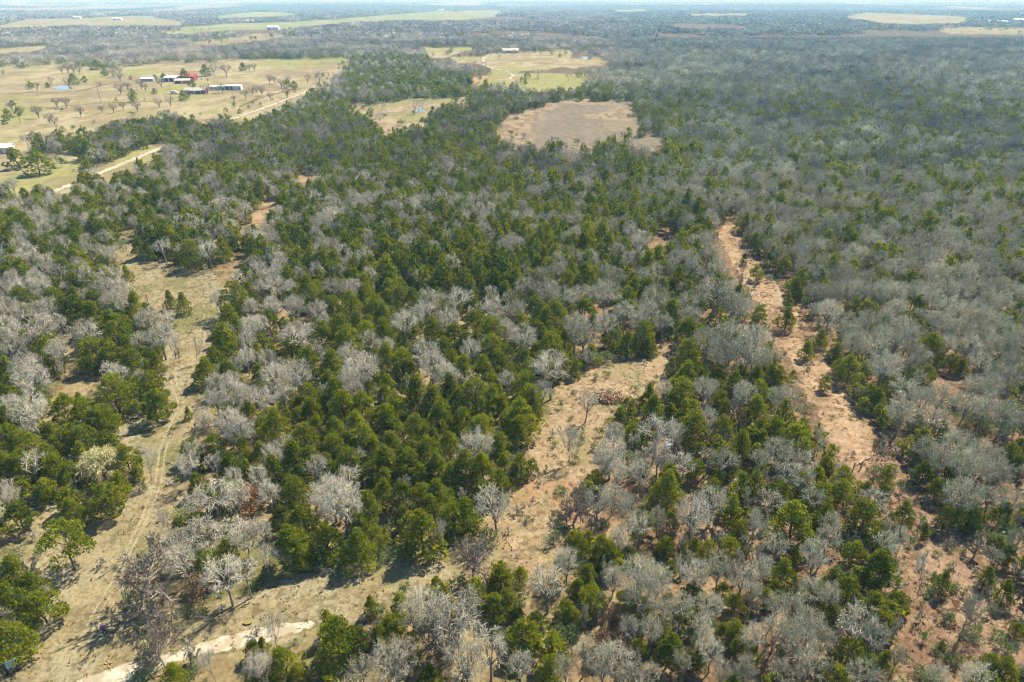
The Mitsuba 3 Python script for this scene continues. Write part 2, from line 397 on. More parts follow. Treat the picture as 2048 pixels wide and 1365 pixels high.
# far roads
sheet('county_road', ribbon('640,172 608,186 540,212 468,237 400,265 318,298 202,346 126,376 -60,450', 4.6), 'far_road_sheet', 'white unpaved road past the farm', step=2.0, grow=0, lift=0.08)
sheet('county_road', ribbon('992,110 968,116 966,130 985,137 1012,143 1028,151 1019,158 992,161', 5.0), 'far_road_sheet', 'winding sandy road across a pasture', step=3.0, lift=0.08)
sheet('county_road', ribbon('1540,26 1724,25 1810,27 1900,31', 30.0), 'far_road_sheet', 'white road at the edge of a far field', step=25.0, lift=0.10)
FIELDS = [
    ('-150,150 0,137 113,128 171,133 239,137 294,133 342,126 478,121 700,118 690,130 650,160 620,185 540,212 480,226 420,232 355,230 290,236 240,240 164,262 100,265 -150,285', 'tan_pasture', 'broad tan pasture around the farmhouses'),
    ('-120,300 30,300 50,305 95,318 147,308 175,312 130,345 60,362 -120,372', 'tan_pasture', 'small tan field beside the white road'),
    ('0,98 113,90 60,104 0,108 -100,110 -100,99', 'tan_pasture', 'tan field among far woods'),
    ('0,50 55,38 157,37 290,32 340,39 372,43 370,50 200,52 100,52 0,57 -80,60 -80,53', 'tan_pasture', 'far field with white roofed houses'),
    ('300,70 376,54 444,48 540,46 620,42 670,39 684,46 600,56 545,60 440,62 376,68', 'green_pasture', 'pale green field below the far ridge'),
    ('670,39 763,31 882,22 1002,21 992,34 923,41 800,41 684,46', 'green_pasture', 'bright green far field'),
    ('372,92 410,80 513,68 588,68 533,80 444,90', 'tan_pasture', 'tan field inside the grey woods'),
    ('420,33 513,24 608,27 581,32 444,37', 'green_pasture', 'narrow green field far away'),
    ('595,16 670,8 677,12 615,18', 'tan_pasture', 'pale field on the far ridge'),
    ('841,96 940,95 970,99 923,104 889,118 855,116', 'tan_pasture', 'tan corner field beside a wood'),
    ('903,116 964,111 992,107 1139,100 1139,116 1197,114 1232,126 1204,132 1156,136 1036,144 1029,158 992,164 978,158 985,139 964,128 910,128', 'tan_pasture', 'greenish pasture with a ranch house'),
    ('1036,156 1163,154 1180,166 1091,174 1026,170', 'tan_pasture', 'strip of pasture below the cedar row'),
    ('925,166 947,154 978,152 970,162 940,170', 'orange_sheet', 'orange bare earth beside the cedars'),
    ('988,276 1012,236 1074,220 1108,205 1163,202 1262,205 1278,250 1245,266 1210,280 1173,296 1139,294 1118,280 1074,294 1026,280', 'hay_sheet', 'round brown clearing in the woods'),
    ('694,207 752,213 814,203 869,195 934,197 940,210 889,206 852,228 854,252 814,252 766,264 759,245 732,230 698,222', 'dry_sheet', 'tan clearing around a small pond'),
    ('1310,103 1420,104 1534,109 1534,112 1420,108 1310,107', 'dry_sheet', 'thin bare strip in the far woods'),
    ('1746,119 1840,116 1972,125 1972,128 1840,121 1746,122', 'dry_sheet', 'long bare strip in the far woods'),
    ('1683,34 1724,25 1943,34 1935,46 1884,48 1767,48', 'tan_pasture', 'far tan field along a white road'),
    ('1859,57 1950,55 2140,58 2140,72 1900,68', 'tan_pasture', 'far brown field with sheds'),
    ('0,14 120,9 120,13 0,19', 'tan_pasture', 'faint field under the horizon'), ('305,20 410,14 410,18 305,24', 'tan_pasture', 'faint field on the ridge'),
    ('180,26 240,22 240,25 180,29', 'green_pasture', 'faint green field far off'), ('700,14 830,9 850,12 720,18', 'tan_pasture', 'pale far field'),
    ('1230,20 1290,19 1290,23 1230,25', 'green_pasture', 'pale green patch far off'), ('1380,28 1500,27 1500,32 1380,32', 'tan_pasture', 'pale gap in the far woods'),
]
def rough(text, seed):
    """The outline with the small bays and tongues that a wood's edge has."""
    ring = shapely.get_coordinates(shapely.segmentize(Polygon(pts(text)).exterior, 7.0))[:-1]
    k = np.column_stack([ring / [16.0, 7.0], np.full(len(ring), seed * 3.7)])
    far = np.clip(ring[:, 1] / 160.0, 0.12, 1.0)
    return Polygon(ring + np.stack([(meshkit.fbm(k, 3, 1) - 0.5) * 34 * far ** 0.5, (meshkit.fbm(k, 3, 2) - 0.5) * 13 * far], 1)).buffer(0)


FIELD_PX = [max(getattr(g, 'geoms', [g]), key=lambda q: q.area) for g in (rough(t, i) for i, (t, _, _) in enumerate(FIELDS))]
for poly_px, (text, bsdf, label) in zip(FIELD_PX, FIELDS):
    r_ = shapely.get_coordinates(poly_px.exterior)[:-1]
    w_ = at(r_[:, 0], np.maximum(r_[:, 1], 4.5))[:, :2]
    sheet('field', w_, bsdf, label, lift=0.012 + 0.0007 * (len(scene) % 40), grow=32.0 if w_[:, 1].mean() < 800 and 'orange' not in bsdf else 0)

for line, w in (('-40,226 0,222 100,215 200,207 290,204 362,203', 2.5), ('0,188 60,186 120,186 170,180 215,168', 3.0), ('480,214 520,196 560,186 600,178', 2.5), ('330,190 352,190 400,189 470,184 520,183 600,178', 3.5)):
    sheet('farm_track', ribbon(line, w), 'track_sheet' if w > 3 else 'litter_sheet', 'narrow line of bare earth across the farm pasture', step=3.0, lift=0.07)

# ponds
scene['pond_water'] = {'type': 'principled', 'base_color': {'type': 'rgb', 'value': [0.10, 0.13, 0.13]}, 'roughness': 0.08, 'specular': 0.9}
scene['puddle_water'] = {'type': 'principled', 'base_color': {'type': 'rgb', 'value': [0.22, 0.19, 0.08]}, 'roughness': 0.25, 'specular': 0.5}
for px, py, a, b, label in ((126, 176, 19, 4.5, 'pale pond in the farm pasture'), (840, 222, 10, 4.0, 'small blue pond in a tan clearing'), (1169, 116, 15, 2.4, 'pond at the pasture corner'), (428, 148, 9, 1.3, 'narrow pond behind the trees')):
    c = [(px + a * math.cos(t) * (1 + 0.15 * math.sin(3 * t)), py + b * math.sin(t)) for t in np.linspace(0, 2 * np.pi, 28)[:-1]]
    sheet('pond', at([p[0] for p in c], [p[1] for p in c])[:, :2], 'pond_water', label, lift=0.11)
sheet('puddle', ground_xy('488,1244 499,1241 507,1244 503,1249 493,1252 486,1249'), 'puddle_water', 'greenish puddle above the gravel road', step=0.4)


# low wooded ridges on the horizon
def ridge(y, h, seed, label):
    x = np.linspace(-1.1, 1.1, 160) * y
    rows = []
    for k, s in enumerate((-1.0, -0.55, -0.2, 0.0, 0.3, 1.0)):
        prof = math.cos(s * math.pi / 2) ** 1.5 if abs(s) < 1 else 0
        hh = h * prof * (0.25 + 1.1 * meshkit.fbm(np.stack([x / (y * 0.22), np.full_like(x, seed + s * 0.1), 0 * x], -1), 4, seed))
        rows.append(np.stack([x, np.full_like(x, y + s * y * 0.13), hh - 0.5], -1))
    v = np.concatenate(rows)
    n = len(x)
    f = [[k * n + i, k * n + i + 1, (k + 1) * n + i + 1] for k in range(5) for i in range(n - 1)] + [[k * n + i, (k + 1) * n + i + 1, (k + 1) * n + i] for k in range(5) for i in range(n - 1)]
    structure('hills', (v, np.array(f)), 'soil_ground', label)


ridge(7500, 26, 3, 'low wooded rise far away')
ridge(12500, 42, 5, 'faint blue ridge under the sky')
ridge(21000, 44, 8, 'faintest ridge on the horizon')


# ------------------------------------------------------------------ tree models (each drawn once, then placed)
def cedar_model(key, seed, n, h=6.5, r=2.25, size=0.42, cone=0.0, leaf='cedar_leaf', lobes=30, trunk=True, bare=0.10):
    rng = np.random.default_rng(seed)
    crown, stem = Mesh(), Mesh()
    t = (np.arange(lobes) + 0.5) / lobes
    t = bare + (1 - bare) * np.clip(t ** 0.9 + rng.normal(0, 0.03, lobes), 0, 0.99)
    s = (t - bare) / (1 - bare)
    env = r * np.minimum(1, (s * 4 + 0.45)) * (1 - s) ** (0.5 + 0.35 * cone) * (1 + 0.10 * np.sin(s * 9 + seed))
    az = np.arange(lobes) * 2.4 + rng.normal(0, 0.5, lobes)
    k = rng.uniform(0.55, 0.98, lobes) * (1 + 0.3 * (rng.random(lobes) < 0.15))
    cen = np.stack([np.cos(az) * env * k * 0.78, np.sin(az) * env * k * 0.78, t * h * 0.97], 1)
    rad = rng.uniform(0.24, 0.38, lobes) * r * (1.05 - 0.45 * s)
    rad[-3:] = r * 0.16
    tone = rng.random(lobes)
    w = rad ** 2
    which = rng.choice(lobes, n, p=w / w.sum())
    out = unit(cen[which] - np.array([0, 0, h * 0.30]))
    ball = unit(rng.normal(size=(n, 3)) + out * 0.55 + np.array([0, 0, 0.35]))
    p = cen[which] + ball * (rad[which] * rng.uniform(0.45, 1.0, n) ** 0.5)[:, None] * np.array([1, 1, 0.95])
    d = unit(ball * 0.45 + out * 0.3 + np.array([0, 0, 0.45]) + rng.normal(size=(n, 3)) * 0.6)
    face = unit(ball * 0.7 + np.array([0, 0, 0.75]))
    L = size * rng.uniform(0.6, 1.35, n)
    p[:, :2] *= r / np.percentile(np.linalg.norm(p[:, :2], axis=1), 93)          # true to its nominal width
    kites(crown, p - d * L[:, None] * 0.4, d, L, L * rng.uniform(0.38, 0.62, n), np.clip(0.55 * tone[which] + 0.45 * rng.random(n), 0, 1), rng, nrm=face)
    if trunk:
        wob = rng.normal(0, 0.07, (6, 3)) * [1, 1, 0]
        wob[0] = 0
        zz = np.linspace(-0.15, h * 0.9, 6)
        rod(stem, np.stack([0 * zz, 0 * zz, zz], 1) + wob * zz[:, None] * 0.6, np.linspace(0.15, 0.03, 6), 6 if n > 900 else 4)
        if n > 900:
            for i in rng.choice(lobes, lobes * 2 // 3, replace=False):
                a = np.array([0, 0, max(cen[i][2] - rad[i] * 1.6, 0.4)])
                rod(stem, [a, (a + cen[i]) / 2 + [0, 0, 0.08], cen[i]], [0.05, 0.035, 0.015], 3)
    scene[key] = {'type': 'shapegroup', 'crown': crown.ply(leaf)}
    if trunk:
        scene[key]['trunk'] = stem.ply('bark_dark')


def rotate_about(d, axis, a):
    return d * math.cos(a) + np.cross(axis, d) * math.sin(a) + axis * np.dot(axis, d) * (1 - math.cos(a))


def bare_model(key, seed, h=9.0, spread=1.0, counts=(5, 5, 5), twigs=6, tw=0.035, trunk_h=0.30, up=0.35, detail=2, leaf='twig_grey', bark='bark_grey', gnarl=0.18, keep=1.0):
    """A leafless tree: trunk, limbs, boughs, branches and fine twigs."""
    rng = np.random.default_rng(seed)
    stem, crown = Mesh(), Mesh()
    tips = []

    def grow(p, d, L, r, lev):
        if rng.random() > keep and lev > 1:
            return
        n = 3 if lev < 3 else 2
        q, path = p.copy(), [p.copy()]
        for _ in range(n):
            d = unit(d + rng.normal(0, gnarl, 3) + np.array([0, 0, up * 0.22]))
            q = q + d * L / n
            path.append(q.copy())
        last = lev == len(counts)
        mesh = stem if lev < 2 else crown
        sides = (6, 5, 4, 3)[min(lev, 3)] if detail == 2 else (4, 3, 3, 3)[min(lev, 3)]
        if lev >= 3 and detail < 2:
            tips.append((p, q - p, r * 2.2, 1))
        else:
            rod(mesh, path, np.linspace(r, r * (0.62 if not last else 0.35), len(path)), sides, tone=rng.random())
        if last:
            for _ in range(twigs):
                base = path[-2] + (path[-1] - path[-2]) * rng.uniform(0.1, 1.0)
                tips.append((base, unit(d + rng.normal(0, 0.5, 3) + [0, 0, up * 0.4]) * L * rng.uniform(0.35, 0.72), tw * rng.uniform(0.7, 1.3), 0))
            return
        m = counts[lev]
        a0 = rng.random() * 6.28
        perp = unit(np.cross(d, [0.3, 0.2, 0.93] if abs(d[2]) < 0.9 else [1, 0.2, 0]))
        for j in range(m):
            t = 1.0 if (lev == 0 and j < m - 1) or j == 0 else rng.uniform(0.35, 1.0)
            i = min(int(t * n), n - 1)
            b = path[i] + (path[i + 1] - path[i]) * (t * n - i)
            tilt = (rng.uniform(0.45, 1.1) if lev == 0 else rng.uniform(0.35, 0.95)) * spread
            if j == 0 and lev > 0:
                tilt *= 0.35
            nd = rotate_about(rotate_about(d, perp, tilt), d, a0 + j * 6.283 / m + rng.normal(0, 0.35))
            grow(b, nd, L * (0.95 if lev == 0 else 0.68) * rng.uniform(0.75, 1.2), r * (0.60 if lev == 0 else 0.60), lev + 1)

    grow(np.array([0, 0, -0.15]), np.array([rng.normal(0, 0.06), rng.normal(0, 0.06), 1.0]), h * trunk_h, h * 0.019, 0)
    if tips:
        b, d = np.array([x[0] for x in tips]), np.array([x[1] for x in tips])
        L = np.linalg.norm(d, axis=1)
        kites(crown, b, d, L, np.array([x[2] for x in tips]), rng.random(len(tips)), rng, fold=0.6, nrm=np.broadcast_to([0.0, 0, 1.0], (len(tips), 3)), loose=0.8)
    # true to its nominal size: height h, crown 7 m across at h = 9
    allv = np.vstack([np.vstack(crown.v), np.vstack(stem.v)])
    wide = np.percentile(np.linalg.norm(allv[:, :2], axis=1), 96)
    sx, sz = (h * 0.39 * (0.6 + 0.4 * spread)) / wide, h / allv[:, 2].max()
    for m in (crown, stem):
        m.v = [v * [sx, sx, sz] for v in m.v]
    scene[key] = {'type': 'shapegroup', 'trunk': stem.ply(bark), 'crown': crown.ply(leaf)}


def oak_model(key, seed, h=9.0, R=3.5, limbs=6, lobes=46, per=20, tw=0.058, tl=0.78, detail=2, leaf='twig_grey', bark='bark_grey', fork=0.27, flat=0.36, mid=0.63):
    """A leafless oak with a rounded crown: limbs fan out from a low fork, boughs reach the dome, twigs burst from their ends."""
    rng = np.random.default_rng(seed)
    stem, crown = Mesh(), Mesh()
    top = np.array([rng.normal(0, 0.12), rng.normal(0, 0.12), h * fork])
    r0 = h * 0.021
    rod(stem, [[0, 0, -0.15], top * [0.6, 0.6, 0.5], top], [r0 * 1.15, r0 * 0.95, r0 * 0.85], 7 if detail == 2 else 4, tone=0.4)
    cen = np.array([0, 0, h * mid])
    axes = np.array([R, R, h * flat])

    def curve(a, b, lift, n, wob):
        t = np.linspace(0, 1, n)[:, None]
        p = a + (b - a) * t + np.array([0, 0, 1.0]) * lift * (4 * t * (1 - t))
        p[1:-1] += rng.normal(0, wob, (n - 2, 3))
        return p

    paths = []
    for i in range(limbs):
        el = math.asin(rng.uniform(-0.12, 0.75)) if i else 1.2
        az = i * 6.283 / max(limbs - 1, 1) + rng.normal(0, 0.3)
        end = cen + axes * 0.62 * rng.uniform(0.8, 1.15) * np.array([math.cos(az) * math.cos(el), math.sin(az) * math.cos(el), math.sin(el)])
        p = curve(top, end, h * 0.03, 6 if detail == 2 else 4, 0.16 if detail == 2 else 0.08)
        paths.append(p)
        rod(stem, p, np.linspace(r0 * 0.66, r0 * 0.24, len(p)), 5 if detail == 2 else 3, tone=rng.random())
    allp = np.vstack(paths)
    k = (np.arange(lobes) + 0.5) / lobes
    sz = 1 - 1.42 * k                                        # from the top of the dome to a little under its rim
    az = np.arange(lobes) * 2.39996 + rng.normal(0, 0.25, lobes)
    dirs = np.stack([np.cos(az) * np.sqrt(1 - sz ** 2), np.sin(az) * np.sqrt(1 - sz ** 2), sz], 1)
    lump = 0.55 + 0.75 * meshkit.fbm(dirs * 1.5 + seed * 3.3, 3, seed)
    keep = rng.random(lobes) > 0.16
    dirs, lump, lobes = dirs[keep], lump[keep], int(keep.sum())
    ends = cen + dirs * axes * (0.80 * lump * rng.uniform(0.82, 1.1, lobes))[:, None]
    for q, d in zip(ends, dirs):
        a = allp[np.argmin(np.linalg.norm(allp - (q * 0.6 + top * 0.4), axis=1))]
        if detail == 2:
            p = curve(a, q, 0.12, 4, 0.13)
            rod(crown, p, np.linspace(0.060, 0.028, 4), 4, tone=rng.random())
            for _ in range(3):
                s = p[1] + (p[3] - p[1]) * rng.random()
                e = s + unit(d + rng.normal(0, 0.8, 3)) * rng.uniform(0.5, 1.0)
                rod(crown, [s, (s + e) / 2 + rng.normal(0, 0.06, 3), e], [0.030, 0.024, 0.012], 3, tone=rng.random())
        elif detail == 1:
            rod(crown, [a, (a + q) / 2 + [0, 0, 0.1], q], [0.07, 0.05, 0.03], 3, tone=rng.random())
    which = np.repeat(np.arange(lobes), per)
    n = len(which)
    ball = unit(rng.normal(size=(n, 3)) + dirs[which] * 0.8)
    L = tl * rng.uniform(0.55, 1.35, n)
    base = ends[which] + ball * (L * rng.uniform(0.0, 0.5, n))[:, None] - dirs[which] * (rng.random(n) * 0.5)[:, None]
    tone = np.clip(0.6 * rng.random(lobes)[which] + 0.4 * rng.random(n), 0, 1)
    kites(crown, base, unit(ball + rng.normal(0, 0.35, (n, 3))), L, tw * rng.uniform(0.7, 1.35, n), tone, rng, fold=0.6, nrm=np.broadcast_to([0.0, 0, 1.0], (n, 3)), loose=0.8)
    scene[key] = {'type': 'shapegroup', 'trunk': stem.ply(bark), 'crown': crown.ply(leaf)}


def puff_model(key, seed, n, h, r, size, leaf, w=0.5, flat=0.75, stems=0):
    """A leafy shrub, or a twiggy far crown: blades spread through a lumpy dome."""
    rng = np.random.default_rng(seed)
    crown = Mesh()
    k = 9
    cen = np.stack([rng.normal(0, 0.42, k) * r, rng.normal(0, 0.42, k) * r, h * rng.uniform(0.3, 0.72, k)], 1)
    tone = rng.random(k)
    which = rng.integers(0, k, n)
    ball = unit(rng.normal(size=(n, 3)) + [0, 0, 0.4])
    p = cen[which] + ball * (rng.random(n) ** 0.4)[:, None] * np.array([r * 0.52, r * 0.52, h * 0.30])
    p[:, 2] = np.maximum(p[:, 2], 0.08)
    d = unit(ball + rng.normal(size=(n, 3)) * 0.6 + [0, 0, flat])
    L = size * rng.uniform(0.6, 1.4, n)
    kites(crown, p - d * L[:, None] * 0.4, d, L, L * w * rng.uniform(0.7, 1.3, n), np.clip(0.5 * tone[which] + 0.5 * rng.random(n), 0, 1), rng, nrm=ball * 0.7 + np.array([0, 0, 0.7]))
    scene[key] = {'type': 'shapegroup', 'crown': crown.ply(leaf)}
    if stems:
        stem = Mesh()
        for _ in range(stems):
            a = rng.normal(0, 0.12, 2) * r
            b = a + rng.normal(0, 0.3, 2) * r
            rod(stem, [[*a, -0.1], [*(a + b) / 2, h * 0.3], [*b, h * 0.7]], [0.06, 0.045, 0.02], 4)
        scene[key]['trunk'] = stem.ply('bark_grey')


MODEL = {}        # name -> list of (key, nominal crown width, nominal height)


def models(name, count, build, width, height):
    MODEL[name] = []
    for i in range(count):
        key = f'{name}_model_{i}'
        build(key, i)
        MODEL[name].append((key, width, height))


models('cedar0', 8, lambda k, i: cedar_model(k, 11 + i, 2700, size=0.34, cone=(0, 0.5, 1.3, 0.2, 2.0, -0.3, 0.8, 0.1)[i], lobes=(48, 40, 52, 30, 50, 44, 36, 26)[i], bare=(0.1, 0.16, 0.06, 0.22, 0.05, 0.12, 0.18, 0.2)[i]), 4.6, 6.5)
models('cedar1', 5, lambda k, i: cedar_model(k, 31 + i, 800, size=0.60, cone=(0, 0.5, 1.4, 0.2, 0.8)[i], lobes=(36, 30, 40, 24, 34)[i]), 4.6, 6.5)
models('cedar2', 4, lambda k, i: cedar_model(k, 51 + i, 200, size=1.0, cone=(0, 0.6, 1, 0.3)[i], lobes=18), 4.6, 6.5)
models('umbrella', 1, lambda k, i: cedar_model(k, 77, 1500, h=6.0, r=2.9, size=0.40, lobes=15, bare=0.32), 6.0, 6.0)
models('dead', 3, lambda k, i: cedar_model(k, 81 + i, 1300, size=0.30, lobes=26, leaf='brown_leaf', cone=0.5), 4.6, 6.5)
models('rust', 1, lambda k, i: cedar_model(k, 91 + i, 1300, size=0.36, lobes=24, leaf='rust_leaf', cone=0.6), 4.6, 6.5)
models('bare0', 7, lambda k, i: oak_model(k, 101 + i, fork=(0.27, 0.34, 0.22, 0.30, 0.25, 0.38, 0.3)[i], flat=(0.36, 0.30, 0.38, 0.33, 0.36, 0.28, 0.4)[i], mid=(0.63, 0.68, 0.60, 0.65, 0.62, 0.70, 0.58)[i], lobes=(46, 38, 54, 42, 48, 34, 50)[i]), 7.4, 9.0)
models('bare1', 5, lambda k, i: oak_model(k, 121 + i, limbs=5, lobes=(30, 26, 34, 28, 24)[i], per=15, tw=0.10, tl=0.85, detail=1, flat=(0.36, 0.3, 0.38, 0.33, 0.35)[i]), 7.4, 9.0)
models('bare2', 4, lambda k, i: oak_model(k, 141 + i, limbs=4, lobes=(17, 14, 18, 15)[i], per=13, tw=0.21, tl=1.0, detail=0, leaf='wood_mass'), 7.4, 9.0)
models('slim0', 3, lambda k, i: bare_model(k, 161 + i, counts=(5, 5, 5), twigs=8, tw=0.06, spread=0.55, trunk_h=0.52, up=0.7), 4.4, 9.0)
models('sprawl', 3, lambda k, i: bare_model(k, 171 + i, counts=(6, 6, 6), twigs=8, tw=0.07, leaf='brown_twig', spread=1.15, trunk_h=0.24, up=0.12, gnarl=0.30), 7.4, 7.2)
models('pasture', 4, lambda k, i: oak_model(k, 191 + i, limbs=7, lobes=(40, 34, 46, 30)[i], per=14, tw=0.075, leaf='brown_twig', bark='bark_dark', fork=0.2, flat=(0.36, 0.42, 0.33, 0.38)[i], mid=0.58), 7.4, 9.0)
models('leafing', 1, lambda k, i: oak_model(k, 181, limbs=7, lobes=60, per=34, tw=0.08, leaf='pale_leaf', fork=0.16, flat=0.44, mid=0.55), 7.4, 9.0)
models('shrub0', 4, lambda k, i: puff_model(k, 201 + i, 520, 2.2, 1.5, 0.26, 'shrub_leaf', stems=4), 3.0, 2.2)
models('shrub1', 3, lambda k, i: puff_model(k, 211 + i, 170, 2.2, 1.5, 0.42, 'shrub_leaf'), 3.0, 2.2)
models('thicket', 3, lambda k, i: bare_model(k, 221 + i, h=3.2, counts=(5, 5), twigs=12, tw=0.05, detail=1, trunk_h=0.12, spread=0.9), 2.5, 3.2)


def far_clump(key, seed, n_tree, side, blades, size, width, cedar_share, stretch):
    """A small stand of far trees, each crown a dome of twig or leaf sprays."""
    rng = np.random.default_rng(seed)
    twig, leaf = Mesh(), Mesh()
    for _ in range(n_tree):
        c = (rng.random(2) - 0.5) * side
        green = rng.random() < cedar_share
        h, r = (rng.uniform(5.5, 8.5), rng.uniform(1.9, 2.7)) if green else (rng.uniform(7, 10.5), rng.uniform(2.8, 4.0))
        r *= stretch
        n = blades
        a, u = rng.random(n) * 6.283, rng.random(n)
        top = np.stack([np.cos(a) * np.sqrt(u) * r, np.sin(a) * np.sqrt(u) * r, h * (0.98 - (0.75 if green else 0.45) * u - 0.25 * rng.random(n))], 1)
        d = unit(top * [0.5, 0.5, 0] + [0, 0, 1.2] + rng.normal(size=(n, 3)) * 0.7)
        kites(leaf if green else twig, top + [c[0], c[1], 0] - d * size * 0.5, d, size * rng.uniform(0.7, 1.3, n), width * (1.5 if green else 1) * rng.uniform(0.7, 1.3, n), rng.random(n), rng, nrm=top * [0.15, 0.15, 0] + [0, 0, 1.0], loose=0.8)
    scene[key] = {'type': 'shapegroup'}
    if twig.v:
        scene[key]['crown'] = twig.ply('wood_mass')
    if leaf.v:
        scene[key]['foliage'] = leaf.ply('cedar_leaf')


models('stand_grey', 4, lambda k, i: far_clump(k, 301 + i, 4, 11, 42, 1.7, 0.5, 0.10, 1.0), 11, 9)
models('stand_mixed', 4, lambda k, i: far_clump(k, 311 + i, 4, 11, 42, 1.7, 0.5, 0.45, 1.0), 11, 9)
models('stand_green', 3, lambda k, i: far_clump(k, 321 + i, 4, 10, 64, 1.6, 0.72, 0.95, 1.0), 11, 9)
models('horizon_stand', 5, lambda k, i: far_clump(k, 331 + i, 16, 46, 16, 4.2, 2.3, 0.14, 1.55), 46, 9)


def place(key, model, x, y, width, height, rot, z=0.0):
    mk, w0, h0 = model
    lean = 5.0 * math.sin(x * 12.9 + y * 78.2)              # no tree stands quite upright
    scene[key] = {'type': 'instance', 'shapegroup': ref(mk),
                  'to_world': T().translate([float(x), float(y), float(z)]).rotate([math.cos(rot), math.sin(rot), 0], lean).rotate([0, 0, 1], float(rot)).scale([float(width / w0), float(width / w0), float(height / h0)])}


